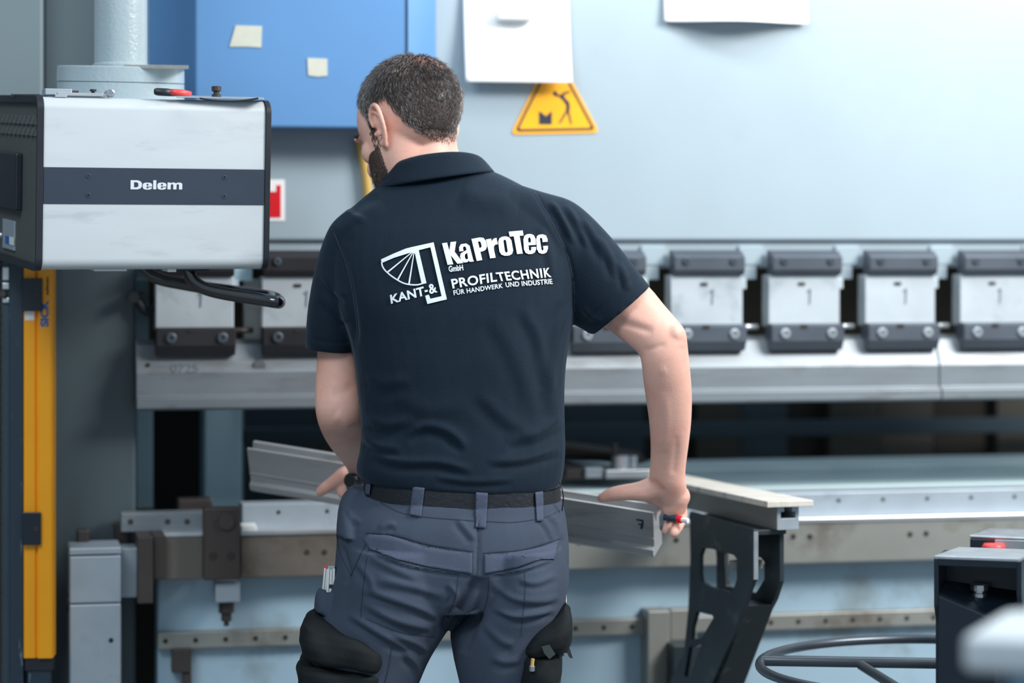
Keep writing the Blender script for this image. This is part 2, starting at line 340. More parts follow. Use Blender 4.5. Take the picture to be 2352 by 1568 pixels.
# clamps
pitch = 0.2045; u0 = mu(1550, -0.045); cw = 0.146
zt = lambda py, v=-0.045: mz(1632, py, v)
screw_mesh = {}
def screw_at(parent, u, v, z, r=0.0085, m=m_wornedge):
    key = (round(r, 4), m.name)
    mb = MB(); mb.lathe(MF(u, v, z), -V, [(r, 0), (r, 0.004), (r*0.8, 0.0055), (r*0.42, 0.0055), (r*0.40, 0.002), (0.0003, 0.002)], 14)
    return mb.put('screw', m, parent, smooth=False)
m_shade_clamp = mat('shaded_clamp_steel', (50, 49, 53), 0.42, 0.3, 0.15, 10)  # clamp steel darkened to carry the weaker light at the left end
for k in range(-5, 6):
    mc = m_shade_clamp if k < -3 else m_black_steel
    u = u0+k*pitch
    c = MB()
    c.box(MF, u-0.004, u+cw, -0.028, 0.02, zt(752, -0.03), zt(632, -0.03))
    cl = c.put('clamp', m_clampplate, PB, bevel=0.002, label='pale clamp plate with dark bars and screws')
    x0, x1 = u, u+cw
    pr = [(-0.045, zt(620)), (-0.045, zt(589)), (-0.022, zt(577)), (0.0, zt(574)), (0.0, zt(632)), (-0.036, zt(632))]
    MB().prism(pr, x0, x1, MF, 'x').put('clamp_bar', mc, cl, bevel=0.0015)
    pr = [(-0.050, zt(748)), (-0.050, zt(784)), (-0.038, zt(806)), (0.0, zt(806)), (0.0, zt(745)), (-0.046, zt(744))]
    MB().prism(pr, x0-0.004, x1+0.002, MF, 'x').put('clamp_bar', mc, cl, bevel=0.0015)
    for du in (0.024, cw-0.024):
        screw_at(cl, u+du, -0.045, zt(599), 0.0075, m_black_steel)
        screw_at(cl, u+du, -0.050, zt(767, -0.05), 0.0105, m_wornedge if k > -4 else m_black_steel)  # left screws go darker with the same painted dimness
    MB().box(MF, u+0.056, u+0.070, -0.0515, -0.046, zt(755), zt(747)).put('slot', m_void, cl)
    # stop pin and marker notch on the plate
    MB().box(MF, u+0.058, u+0.072, -0.0300, -0.0275, zt(656, -0.03), zt(649, -0.03)).put('notch', m_void, cl)
    # handwritten 1 on the plate
    q = [(u+0.075, zt(672, -0.03)), (u+0.082, zt(664, -0.03)), (u+0.085, zt(664, -0.03)), (u+0.083, zt(700, -0.03)), (u+0.080, zt(700, -0.03)), (u+0.081, zt(672, -0.03))]
    MB().prism(q, -0.0289, -0.0278, MF, 'y').put('marker_digit', m_marker, cl)
    # spacer tang hanging between this clamp and the next, and the thin wedge rod
    g0, g1 = u+cw+0.002, u+pitch-0.004
    MB().box(MF, g0, g1-0.002, 0.004, 0.10, zt(609, 0), zb-0.01).box(MF, g0, g1-0.015, 0.006, 0.09, zt(642, 0), zt(609, 0)).put('ram_tang', m_column if k < -2 else m_beam, PB, bevel=0.002)
    MB().box(MF, g0-0.004, g0+0.008, -0.02, 0.01, zt(664, -0.02), zt(640, -0.02)).put('stop_lug', m_clampplate, cl, bevel=0.001)
    MB().cyl(MF(u+cw-0.01, 0.0, zt(751, 0)), MF(u+cw+0.040, 0.0, zt(751, 0)), 0.0055).put('wedge_rod', m_ground if k > -3 else m_brown, cl, smooth=True)
# ribbed white bellows seen in a gap on the left
g = MB()
for i in range(6):
    uu = mu(563, 0.06)+i*0.0065
    g.box(MF, uu, uu+0.0052, 0.06, 0.09, mz(590, 795, 0.06), mz(590, 712, 0.06))
g.box(MF, mu(560, 0.07), mu(612, 0.07), 0.075, 0.10, mz(590, 797, 0.07), mz(590, 640, 0.07))
P('bellows', g, m_white, label='ribbed white bellows')

# punches held by the clamps: three equal lengths end to end
zq = lambda py, v: mz(1700, py, v)
prof = [(0.012, zq(770, -0.012)), (-0.012, zq(782, -0.012)), (-0.036, zq(843, -0.036)), (-0.036, zq(893, -0.036)), (-0.050, zq(899, -0.05)), (-0.050, zq(921, -0.05)), (-0.042, zq(926, -0.05)), (0.004, zq(926, -0.05)), (0.010, zq(893, 0)), (0.012, zq(843, 0))]
us = [mu(312, -0.036), mu(1262, -0.036), mu(2158, -0.036), mu(2158, -0.036)+0.77]
labs = ['long ground steel punch under the clamps, left of and behind the man', 'long ground steel punch under the clamps, right of the man',
        'ground steel punch under the clamps, cut off by the right edge of the picture']
for i in range(3):
    pz = min(p[1] for p in prof)
    t = empty('punch_tool', MF((us[i]+us[i+1])/2, 0, pz), labs[i], 'press tool', 'punches clamped under the beam')
    MB().prism(prof, us[i]+0.001, us[i+1]-0.001, MF, 'x').put('punch_body', m_steel, t, bevel=0.0015)
    if i == 0:
        for pxx, ww in ((340, 5),):
            MB().cyl(MF(mu(pxx, -0.03), -0.020, mz(pxx, 838, -0.03)), MF(mu(pxx, -0.03), -0.032, mz(pxx, 838, -0.03)), 0.004).put('pin_hole', m_void, t)
        zz = mz(596, 835, -0.03)
        MB().cyl(MF(mu(596, -0.03), -0.01, zz), MF(mu(596, -0.03), -0.034, zz-0.004), 0.0115).put('punch_plug', m_steel, t, label='round plug')
        vs, fs = text_mesh('0725', 0.01)
        st = norm01(vs)
        u_a, u_b, za, zbm = mu(392, -0.03), mu(456, -0.03), mz(420, 855, -0.03), mz(420, 835, -0.03)
        def facev(z_):   # follow the sloping upper face
            return np.interp(z_, [zq(843, -0.036), zq(782, -0.012)], [-0.036, -0.012])-0.0012
        MB().add([MF(u_a+(u_b-u_a)*s_, facev(za+(zbm-za)*t_), za+(zbm-za)*t_) for s_, t_ in st], fs).put('stamped_number', m_marker, t)

# ------------------------------------------------------------------ lower bed
zl = lambda py, v=-0.06: mz(1700, py, v)
P('bed_plate', MB().box(MF, mu(362, -0.03), uR, -0.03, 0.06, 0.02, zl(1285, -0.03)), m_bed, 0.004, label='light blue front plate of the bed')
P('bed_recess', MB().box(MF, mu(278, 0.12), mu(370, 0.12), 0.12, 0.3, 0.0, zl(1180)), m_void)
# long drilled guide rail on the bed
zr1, zr0 = mz(1800, 1409, -0.05), mz(1800, 1447, -0.05)
rl = P('guide_rail', MB().box(MF, mu(362, -0.05), uR, -0.05, -0.028, zr0, zr1), m_die, 0.003, label='long drilled rail across the bed')
k = 0; uu = mu(380, -0.05)
while uu < uR-0.05:
    MB().cyl(MF(uu, -0.046, (zr0+zr1)/2), MF(uu, -0.0510, (zr0+zr1)/2), 0.0048, n=12).put('rail_hole', m_void, rl)
    uu += 0.0575
P('rail_bracket', MB().box(MF, *mbox(1488, 1540, 1402, 1640, -0.085, -0.03)).box(MF, *mbox(1540, 1600, 1398, 1500, -0.06, -0.03)), m_die, 0.003)
P('rail_foot', MB().box(MF, *mbox(395, 440, 1490, 1545, -0.06, -0.03)), m_brown, 0.002)
for a_, b_, c_, d_ in ((420, 440, 1545, 1600),):
    P('rail_foot', MB().box(MF, *mbox(a_, b_, c_, d_, -0.055, -0.03)), m_brown, 0.002)
# die holder: wide worn body with a bright ledge, drilled die strip above
v_h = -0.085
hz1, hz0 = mz(2000, 1197, v_h), mz(2000, 1290, v_h)
dh = empty('die_holder', MF(mu(1500), -0.05, hz0), 'long worn steel die holder with paired holes along the bed', 'press tool')
m_shade_holder = mat('shaded_holder_steel', (112, 106, 99), 0.45, 0.3, 0.12, 6, stain=(84, 72, 60), stain_amt=0.7, stain_scale=6)  # stained holder steel, its tone lowered for the dimmer light at left
MB().box(MF, mu(552, v_h), mu(1000, v_h), v_h, 0.04, hz0, hz1).put('holder_body', m_shade_holder, dh, bevel=0.003, label='left section with the dimmer light painted in')
MB().box(MF, mu(1000, v_h), uR, v_h, 0.04, hz0, hz1).put('holder_body', m_die, dh, bevel=0.003)
MB().box(MF, mu(552, v_h), uR, v_h-0.004, -0.03, hz1, hz1+0.010).put('holder_ledge', m_ground, dh, bevel=0.002, label='bright top ledge')
for pxa, pya in ((1822, 1232), (1860, 1232), (2090, 1227), (2127, 1225), (1553, 1240), (705, 1268), (745, 1268), (2390, 1220), (1330, 1245)):
    MB().cyl(MF(mu(pxa, v_h), v_h+0.004, mz(pxa, pya, v_h)), MF(mu(pxa, v_h), v_h-0.0008, mz(pxa, pya, v_h)), 0.0055, n=14).put('holder_hole', m_void, dh)
MB().prism([(-0.055, mz(560, 1222, -0.055)), (-0.085, mz(560, 1222, -0.055)), (-0.085, mz(560, 1208, -0.085)), (-0.055, mz(560, 1200, -0.055))], mu(553, -0.08), mu(590, -0.08), MF, 'x').put('ledge_stop', m_white, dh, bevel=0.003, label='white stop block')
v_d = -0.045
dz1, dz0 = mz(2000, 1128, v_d), hz1+0.002
ds = empty('die_bar', MF(mu(1500), -0.04, dz0), 'narrow drilled steel die bar on top of the die holder', 'press tool')
MB().box(MF, mu(556, v_d), uR, v_d, 0.015, dz0, dz1).put('die_body', m_alu, ds, bevel=0.002)
uu = mu(640, v_d)
while uu < uR-0.03:
    MB().cyl(MF(uu, v_d+0.004, dz1-0.017), MF(uu, v_d-0.0008, dz1-0.017), 0.004, n=12).put('die_screw', m_brown, ds); uu += 0.0945
# bright table surfaces behind the die
m_table = mat('pale_table_enamel', (200, 224, 229), 0.45, 0, 0.05, 4, stretch=(1, 5, 1))
zt1 = mz(2300, 1100, 0.16)
P('table_top', MB().box(MF, mu(1180, 0.1), uR+0.1, 0.10, 0.36, zt1-0.05, zt1), m_table, 0.003, label='bright horizontal table top')
P('table_top', MB().box(MF, mu(1180, 0.1), uR+0.1, 0.375, 0.62, zt1-0.05, zt1+0.012), m_table, 0.003, label='rear half of the table top')
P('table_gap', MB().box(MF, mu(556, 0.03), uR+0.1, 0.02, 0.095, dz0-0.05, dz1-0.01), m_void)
# dark guard panels closing the machine at the rear
cols = [m_darkblue, m_darkpanel, m_void, m_darkpanel, m_darkblue, m_void, m_darkpanel, m_darkblue, m_void, m_darkpanel, m_darkpanel, m_void, m_darkpanel]
e = [560, 720, 905, 1100, 1290, 1480, 1600, 1700, 1810, 1905, 2020, 2145, 2290, 2900]
for i in range(len(e)-1):
    P('rear_guard', MB().box(MF, mu(e[i], 1.0+0.02*(i % 3)), mu(e[i+1], 1.0+0.02*(i % 3)), 1.0+0.02*(i % 3), 1.06, 0.55, 1.5), cols[i], 0.003)
P('rear_rail', MB().box(MF, mu(556, 0.9), mu(2900, 0.9), 0.9, 0.93, mz(1900, 1000, 0.9), mz(1900, 965, 0.9)), m_darkblue, 0.003)
# back gauge arms and fingers lying on the table
bg = empty('back_gauge', MF(mu(1380, 0.2), 0.25, zt1), 'brown oiled back gauge arm with bright turned fingers on the table', 'machine part')
def gp(px, py, v): u_, z_ = MF.onplane_y(px, py, v); return MF(u_, v, z_)
MB().hexa([gp(1240, 1045, 0.30), gp(1462, 1068, 0.20), gp(1490, 1062, 0.34), gp(1240, 1028, 0.5), gp(1240, 1016, 0.30), gp(1440, 1042, 0.20), gp(1470, 1036, 0.34), gp(1240, 1004, 0.5)]).put('gauge_arm', m_brown, bg, bevel=0.003)
MB().hexa([gp(1240, 1090, 0.22), gp(1400, 1092, 0.16), gp(1430, 1086, 0.22), gp(1240, 1072, 0.3), gp(1240, 1068, 0.22), gp(1390, 1076, 0.16), gp(1420, 1070, 0.22), gp(1240, 1056, 0.3)]).put('gauge_arm', m_brown, bg, bevel=0.003)
MB().cyl(gp(1424, 1090, 0.15), gp(1424, 1044, 0.15), 0.021, 0.018).put('gauge_finger', m_chrome, bg, smooth=False, bevel=0.002)
MB().cyl(gp(1411, 1044, 0.15), gp(1411, 1018, 0.15), 0.006).put('gauge_screw', m_brown, bg, bevel=0.001)
MB().cyl(gp(1452, 1075, 0.17), gp(1452, 1045, 0.17), 0.011).put('gauge_screw', m_chrome, bg, bevel=0.001)
MB().box(MF, *mbox(1300, 1340, 1078, 1100, 0.12, 0.16)).put('gauge_block', m_brown, bg, bevel=0.002)
MB().box(MF, *mbox(1345, 1385, 1074, 1098, 0.11, 0.15)).put('gauge_block', m_alu, bg, bevel=0.002)
MB().box(MF, *mbox(1392, 1560, 1078, 1098, 0.10, 0.16)).put('gauge_block', m_ground, bg, bevel=0.002)

# ------------------------------------------------------------------ left end of the bed: motor block, clamps, bars
mo = empty('motor_block', MF(mu(215, -0.16), -0.1, 0), 'pale cast aluminium motor block standing by the yellow post', 'machine part')
MB().box(MF, *mbox(160, 278, 1276, 1385, -0.16, -0.045)).put('motor_housing', m_alu, mo, bevel=0.003)
MB().box(MF, mu(160, -0.16), mu(278, -0.16), -0.16, -0.045, 0.0, mz(219, 1387, -0.16)).put('motor_housing', m_alu, mo, bevel=0.003)
MB().box(MF, *mbox(159, 279, 1257, 1274, -0.161, -0.043)).put('motor_lid', m_alu, mo, bevel=0.003)
MB().cyl(MF(mu(255, -0.16), -0.158, mz(255, 1470, -0.16)), MF(mu(255, -0.16), -0.1608, mz(255, 1470, -0.16)), 0.0045).put('motor_hole', m_void, mo)
y_, z_ = MF.onplane_x(141, 1310, mu(160, -0.16))
MB().cyl(MF(mu(160, -0.16)+0.002, -0.10, z_), MF(mu(160, -0.16)-0.003, -0.10, z_), 0.018).put('motor_cap', m_brown, mo)
MB().box(MF, *mbox(176, 205, 1216, 1256, -0.07, -0.04)).put('motor_knob', m_brown, mo, bevel=0.004, label='small brown square knob')
cb = empty('clamp_carriage', MF(mu(400, -0.1), -0.08, mz(400, 1385, -0.1)), 'dark steel carriage with bolt plate at the left end of the bed', 'machine part')
MB().box(MF, *mbox(276, 320, 1258, 1372, -0.10, -0.03)).put('carriage_arm', m_alu, cb, bevel=0.002)
MB().box(MF, *mbox(316, 352, 1232, 1386, -0.14, -0.03)).put('carriage_block', m_brown, cb, bevel=0.002)
MB().box(MF, *mbox(352, 380, 1228, 1330, -0.12, -0.03)).put('carriage_block', m_brown, cb, bevel=0.002)
MB().box(MF, *mbox(376, 468, 1232, 1330, -0.10, -0.02)).put('carriage_bar', m_shade_holder, cb, bevel=0.002)
MB().box(MF, *mbox(376, 468, 1222, 1232, -0.102, -0.02)).put('carriage_ledge', m_ground, cb, bevel=0.001)
MB().box(MF, *mbox(278, 470, 1177, 1220, -0.05, 0.0)).put('carriage_rail', m_steel, cb, bevel=0.002)
for px_ in (300, 385, 430): 
    MB().cyl(MF(mu(px_, -0.05), -0.045, mz(px_, 1198, -0.05)), MF(mu(px_, -0.05), -0.0508, mz(px_, 1198, -0.05)), 0.0055).put('rail_hole', m_brown, cb)
bp = MB().box(MF, *mbox(468, 552, 1166, 1332, -0.135, -0.10)).put('bolt_plate', m_brown, cb, bevel=0.003)
MB().cyl(MF(mu(520, -0.14), -0.135, mz(520, 1197, -0.14)), MF(mu(520, -0.14), -0.143, mz(520, 1197, -0.14)), 0.015, n=20).put('bolt_head', m_brown, cb)
for px_ in (490, 531):
    MB().cyl(MF(mu(px_, -0.135), -0.13, mz(px_, 1277, -0.135)), MF(mu(px_, -0.135), -0.1358, mz(px_, 1277, -0.135)), 0.008).put('plate_hole', m_void, cb)
MB().box(MF, *mbox(495, 552, 1338, 1384, -0.12, -0.06)).put('sensor_block', m_alu, cb, bevel=0.003)
MB().lathe(MF(mu(520, -0.09), -0.09, mz(520, 1384, -0.09)), -Z, [(0.015, 0), (0.015, 0.018), (0.010, 0.02), (0.010, 0.034), (0.005, 0.036), (0.005, 0.044)], 16).put('sensor_nozzle', m_brown, cb, smooth=False)
MB().box(MF, *mbox(410, 488, 1146, 1176, 0.03, 0.08)).put('rear_knob', m_brown, cb, bevel=0.003)
MB().box(MF, *mbox(262, 300, 1200, 1260, 0.0, 0.04)).put('rear_block', m_brown, cb, bevel=0.003)

# ------------------------------------------------------------------ things fixed on the beam
# warning triangle
ws = empty('warning_sign', MF(mu(1275), 0, mz(1275, 306)), 'amber triangular warning sign of a bent figure, half under the paper', 'sign')
def onb(px, py, v): u_, z_ = MF.onplane_y(px, py, v); return (u_, z_)
def rpoly(pts, r, n=5):
    out = []; m = len(pts)
    for i in range(m):
        p = Vector(pts[i]); a = (Vector(pts[i-1])-p).normalized(); b = (Vector(pts[(i+1) % m])-p).normalized()
        s_ = p+a*r; e_ = p+b*r
        for k in range(n+1):
            t = k/n; out.append(tuple(s_*(1-t)**2+p*2*t*(1-t)+e_*t*t))
    return out
def flat(name, splines, v, th, m, parent):
    vs, fs = curve_mesh(splines, 0)
    n = len(vs)
    mb = MB(); mb.add([MF(p.x, v, p.y) for p in vs], fs)
    o = mb.put(name, m, parent)
    if th: s_ = o.modifiers.new('th', 'SOLIDIFY'); s_.thickness = th; s_.offset = 0
    return o
T = [onb(1172, 309, 0), onb(1272, 108, 0), onb(1377, 305, 0)]
flat('sign_plate', [rpoly(T, 0.014)], -0.0015, 0.0015, m_orange, ws)
c = (sum(p[0] for p in T)/3, sum(p[1] for p in T)/3)
sc = lambda k: [(c[0]+(p[0]-c[0])*k, c[1]+(p[1]-c[1])*k) for p in T]
flat('sign_border', [rpoly(sc(0.90), 0.010), rpoly(sc(0.82), 0.006)], -0.0030, 0, m_ink, ws)
q = lambda L: [onb(1000+x/2.352, y/2.352, 0) for x, y in L]
flat('sign_vee_block', [q([(558, 600), (578, 612), (596, 628), (612, 612), (628, 600), (628, 672), (558, 672)])], -0.0030, 0, m_ink, ws)
flat('sign_figure', [q([(632, 500), (645, 491), (656, 498), (660, 510), (672, 514), (690, 500), (722, 490), (726, 500), (692, 514), (700, 530), (722, 552), (726, 580), (722, 600), (736, 670), (728, 672), (712, 605), (672, 668), (664, 664), (704, 598), (706, 570), (690, 545), (668, 524), (640, 518)])], -0.0030, 0, m_ink, ws)
# red label by the console
rl_ = empty('red_label', MF(mu(640), 0, mz(640, 506)), 'white bordered red label on the beam beside the console', 'label')
MB().box(MF, *mbox(560, 654, 412, 507, -0.0015, 0)).put('label_paper', m_paper, rl_)
MB().box(MF, *mbox(570, 645, 425, 499, -0.0030, -0.0016)).put('label_field', m_red, rl_)
MB().box(MF, *mbox(580, 634, 425, 440, -0.0040, -0.0031)).put('label_mark', m_paper, rl_)
# tapes on the blue cover
def tape(pts, label):
    v = -0.102
    mb = MB().prism([onb(px, py, v) for px, py in pts][::-1], v, v+0.0018, MF, 'y')
    mb.put('tape_strip', m_tape, None, label=label, cat='tape', group='torn tape pieces on the blue cover')
tape([(541, 58), (602, 60), (600, 109), (565, 107), (527, 107), (534, 84)], 'larger slanted piece of pale masking tape on the blue cover')
tape([(706, 133), (752, 135), (752, 174), (730, 176), (708, 173)], 'smaller square piece of pale masking tape on the blue cover')
# hanging paper sheets with curled lower edges
def sheet(name, px0, px1, py1, bulge, lift, label, ztop=2.05):
    nu, nz = 24, 24; u0_, u1_ = mu(px0, -0.03), mu(px1, -0.03); z0 = mz((px0+px1)/2, py1, -0.03)
    vs = []; fs = []
    for j in range(nz+1):
        t = j/nz; z_ = ztop+(z0-ztop)*t
        for i in range(nu+1):
            s_ = i/nu
            d = 0.004+lift*t**2+bulge*t**3*math.sin(math.pi*s_)**2
            x = u0_+(u1_-u0_)*s_
            if j == nz and (i == 0 or i == nu): z_ += 0.002
            vs.append(MF(x, -d, z_))
    for j in range(nz):
        for i in range(nu): fs.append((j*(nu+1)+i, j*(nu+1)+i+1, (j+1)*(nu+1)+i+1, (j+1)*(nu+1)+i))
    t_ = empty(name, MF((u0_+u1_)/2, 0, z0), label, 'paper', 'paper sheets hanging on the beam')
    o = MB().add(vs, fs).put('sheet', m_paper, t_, smooth=True)
    s_ = o.modifiers.new('th', 'SOLIDIFY'); s_.thickness = 0.0006
    return t_
s1 = sheet('paper_sheet', 1068, 1312, 192, 0.0, 0.035, 'white paper sheet hanging over the top of the warning triangle')
s2 = sheet('paper_sheet', 1531, 1863, 53, 0.045, 0.010, 'wide white paper sheet cut by the top edge of the picture')
MB().box(MF, mu(1142, -0.04), mu(1230, -0.04), -0.046, -0.020, mz(1185, 46, -0.04), mz(1185, 20, -0.04)).put('magnet_clip', m_white, s1, bevel=0.004, label='white magnet clip')
# yellow cable hanging down the beam behind the head
cbv = [MF(mu(x, -0.012), -0.012, mz(x, y, -0.012)) for x, y in ((826, 325), (836, 370), (842, 410), (846, 460), (846, 560))]
MB().tube(cbv, 0.0095, sub=5).put('cable', m_cable, None, smooth=True, label='yellow ochre cable hanging down the beam behind the man\'s chin', cat='cable')
# ------------------------------------------------------------------ console on a pole
th = math.radians(22); pt = math.radians(3.2)
ex = Vector((math.cos(th), math.sin(th), 0)); ey0 = Vector((-math.sin(th), math.cos(th), 0))
ey = ey0*math.cos(pt)+Z*math.sin(pt); ez = ex.cross(ey)
DF = Frame(W(101, 222, 4.28), ex, ey, ez)
BW, BH, BD = 0.3847, 0.291, 0.43
CO = empty('machine_console', DF(BW/2, BD/2, -BH), 'silver and black operator console hanging from a thick grey pole', 'control console')
def rrect(w0, w1, h0, h1, r, n=5):
    out = []
    for cx_, cy_, a0 in ((w0+r, h0+r, 180), (w1-r, h0+r, 270), (w1-r, h1-r, 0), (w0+r, h1-r, 90)):
        for k in range(n+1):
            a = math.radians(a0+90*k/n); out.append((cx_+r*math.cos(a), cy_+r*math.sin(a)))
    return out
def C(name, mb, m, bevel=0.0, **k): return mb.put(name, m, CO, bevel=bevel, **k)
o = C('casing', MB().prism(rrect(0, BD, -BH, 0, 0.020, 8), 0, BW, DF, 'x'), m_silver, label='brushed silver casing'); shade_auto(o)
o = C('casing_band', MB().box(DF, 0.0005, BW-0.0005, -0.0015, 0.01, -0.179, -0.1175), m_navy, 0.0006, label='dark band with the maker lettering')
for zz in (-0.1318, -0.164):
    for xx in (0.0765, 0.3130):
        MB().lathe(DF(xx, -0.0015, zz), -ey, [(0.0048, 0), (0.0046, 0.0006), (0.003, 0.0008), (0.0018, 0.0008), (0.0017, -0.0012), (0.0002, -0.0012)], 16).put('rivet', m_navy, CO)
# lettering
x0 = DF.onplane_y(300, 424, -0.002)[0]; x1 = DF.onplane_y(419, 424, -0.002)[0]
z1 = DF.onplane_y(360, 414, -0.002)[1]; z0 = DF.onplane_y(360, 435.5, -0.002)[1]
mb = MB()
for g_, xa_, xb_, ya_, yb_ in (('D', 940, 1023, 1298, 1363), ('e', 1028, 1096, 1315, 1365), ('l', 1103, 1126, 1298, 1363), ('e', 1133, 1199, 1315, 1365), ('m', 1206, 1313, 1315, 1363)):
    vs, fs = glyph(g_)
    p0 = DF.onplane_y(xa_/3.136, yb_/3.136, -0.002); p1 = DF.onplane_y(xb_/3.136, ya_/3.136, -0.002)
    mb.add([DF(p0[0]+(p1[0]-p0[0])*a_, -0.0021, p0[1]+(p1[1]-p0[1])*b_) for a_, b_ in vs], fs)
mb.put('lettering', m_text, CO, label='pale bold lettering')
# black end frames
o = C('end_frame', MB().prism(rrect(-0.003, BD+0.003, -BH-0.002, 0.002, 0.023, 8), BW, BW+0.0105, DF, 'x'), m_blackplast, 0.0015); shade_auto(o)
vs, fs = curve_mesh([rrect(-0.003, BD+0.003, -BH-0.002, 0.002, 0.022, 8), rrect(0.004, BD-0.008, -BH+0.010, -0.010, 0.012, 8)], 0.0055)
o = C('end_frame', MB().add([DF(-0.0055+p.z, p.x, p.y) for p in vs], fs), m_blackplast, 0.001, label='black rim around the side panel')
o = C('side_panel', MB().box(DF, -0.0035, 0.0, 0.002, BD-0.004, -BH+0.006, -0.006), m_textured, label='dark textured side panel with vents')
for j, zz in enumerate((-0.037, -0.056)):
    for i in range(11):
        y0 = 0.016+i*0.038
        MB().add([DF(-0.0036, y0, zz-0.011), DF(-0.0036, y0+0.030, zz-0.011), DF(-0.0036, y0+0.024, zz+0.005), DF(-0.0036, y0-0.008, zz+0.005),
                  DF(-0.0080, y0+0.002, zz-0.010), DF(-0.0080, y0+0.026, zz-0.010)],
                 [(0, 1, 5, 4), (4, 5, 2, 3), (0, 4, 3), (1, 2, 5), (0, 3, 2, 1)]).put('vent_louvre', m_textured, o)
a = DF.onplane_x
y_a, z_a = a(52, 352, -0.004); y_b, z_b = a(2, 478, -0.004)
MB().box(DF, -0.016, -0.003, y_a, min(y_a+0.22, BD-0.03), z_b+0.004, z_a).put('side_box', m_blackplast, CO, bevel=0.003, label='black connector box')
y_a, z_a = a(36, 508, -0.004); y_b, z_b = a(9, 568, -0.004)
sp = MB().box(DF, -0.007, -0.0034, y_a, y_b, z_b, z_a).put('socket_plate', m_alu, CO, bevel=0.0008, label='small bright socket plate')
y_c, z_c = a(31, 546, -0.008); y_d, z_d = a(12, 558, -0.008)
MB().box(DF, -0.0082, -0.0071, y_c, (y_c+y_d)/2, z_d, z_c).put('sticker', m_white, sp)
MB().box(DF, -0.0082, -0.0071, (y_c+y_d)/2, y_d, z_d, z_c).put('sticker', m_textblue, sp, label='blue sticker')
y_e, z_e = a(3, 540, -0.006)
MB().lathe(DF(-0.0034, y_e, z_e), -ex, [(0.006, 0), (0.006, 0.004), (0.004, 0.007), (0.0005, 0.008)], 16).put('socket_screw', m_chrome, CO, smooth=True)
# underside bits and the looped handle
def under(x, y, z): return DF(x, y, z-BH)
for pa, pb, hh in ((222, 298, 0.003), (392, 412, 0.005)):
    xa = DF.onplane_y(pa, 622, 0.0)[0]; xb = DF.onplane_y(pb, 622, 0.0)[0]
    C('foot_pad', MB().box(DF, xa, xb, 0.02, 0.06, -BH-hh, -BH+0.001), m_white, 0.001, label='thin white pad')
MB().box(DF, 0.235, 0.29, 0.03, 0.06, -BH-0.004, -BH+0.001).box(DF, 0.300, 0.316, 0.10, 0.12, -BH-0.008, -BH+0.001).put('bracket', m_blackplast, CO, bevel=0.001)
Ya = 4.445
hp = [W(425, 600, Ya), W(432, 622, Ya), W(444, 645, Ya), W(470, 662, Ya), W(510, 673, Ya), W(570, 683, Ya), W(620, 691, Ya), W(639, 694, Ya+0.003),
      W(641, 692, Ya+0.05), W(634, 686, Ya+0.13), W(612, 680, Ya+0.17), W(560, 672, Ya+0.18), W(480, 662, Ya+0.17), W(410, 650, Ya+0.16), W(365, 640, Ya+0.15), W(335, 622, Ya+0.15), W(322, 600, Ya+0.15)]
C('handle', MB().tube(hp, 0.0112, n=20, sub=6), m_gloss, smooth=True, label='glossy black bent tube handle')
# pole and flange
pc = DF(0.166, 0.245, 0)
def pcx(px, Y): return (px-CX)/F*Y
Yc = pc.y
pc = Vector((pcx(277.5, Yc), Yc, pc.z))
rf = 144.5/F*Yc; zf0 = EYE+(HY-222)/F*Yc; zf1 = EYE+(HY-189)/F*Yc; zf2 = EYE+(HY-153)/F*Yc
o = MB().lathe((pc.x, pc.y, zf0-0.004), ez, [(0.001, 0), (rf, 0), (rf, zf1-zf0+0.002), (rf-0.002, zf1-zf0+0.003), (0.001, zf1-zf0+0.003)], 64).put('flange', m_pole, CO); shade_auto(o)
o = MB().lathe((pc.x, pc.y, zf1-0.0005), ez, [(0.001, 0), (rf-0.001, 0), (rf+0.0005, 0.001), (rf, zf2-zf1-0.002), (rf-0.002, zf2-zf1), (0.001, zf2-zf1)], 64).put('flange', m_pole, CO); shade_auto(o)
rp = 60.5/F*Yc
o = MB().lathe((pc.x, pc.y, zf2-0.01), Z, [(0.001, 0), (rp+0.004, 0), (rp+0.004, 0.012), (rp, 0.016), (rp, 0.75), (0.001, 0.75)], 48).put('pole', m_pole, CO); shade_auto(o)
MB().box(WF, pc.x-0.06, pc.x+0.06, pc.y-0.06, pc.y+0.62, zf2+0.74, zf2+0.86).put('arm', m_pole, CO, bevel=0.006)

# things lying on the console
def fp(px, py, Y): return W(px, py, Y)
YT = 4.40
XF = Frame(DF.o, ex, ey0, Z)
def tb(px0, px1, py0, py1, y0, y1):   # box standing on the console top, in an upright frame turned like the console
    a0 = XF.onplane_y(px0, py1, y0); a1 = XF.onplane_y(px1, py0, y0)
    return (a0[0], a1[0], y0, y1, a0[1], a1[1])
sk = empty('steel_sheet_offcut', (fp(360, 155, 4.48)), 'thin flat steel strip lying on the console flange', 'metal strip')
ta = XF.onplane_y(285, 155, 0.05); tb_ = XF.onplane_y(433, 150, 0.05)
o = MB().hexa([W(285, 156, 4.47), W(432, 159, 4.46), W(433, 158, 4.60), W(300, 155, 4.60), W(285, 148.5, 4.47), W(432, 151, 4.46), W(433, 150, 4.60), W(300, 147.5, 4.60)]).put('strip', m_die, sk, bevel=0.0005)
cal = empty('vernier_caliper', W(180, 222, 4.33), 'silver vernier caliper lying on the left of the console top', 'caliper')
y0 = 0.012
MB().box(XF, *tb(133, 236, 214, 219, y0, y0+0.02)).put('beam', m_ground, cal, bevel=0.0006)
MB().box(XF, *tb(104, 166, 204, 217, y0+0.002, y0+0.03)).put('jaw', m_alu, cal, bevel=0.0015)
MB().box(XF, *tb(127, 154, 217, 223, y0-0.001, y0+0.02)).put('jaw', m_ground, cal, bevel=0.0006)
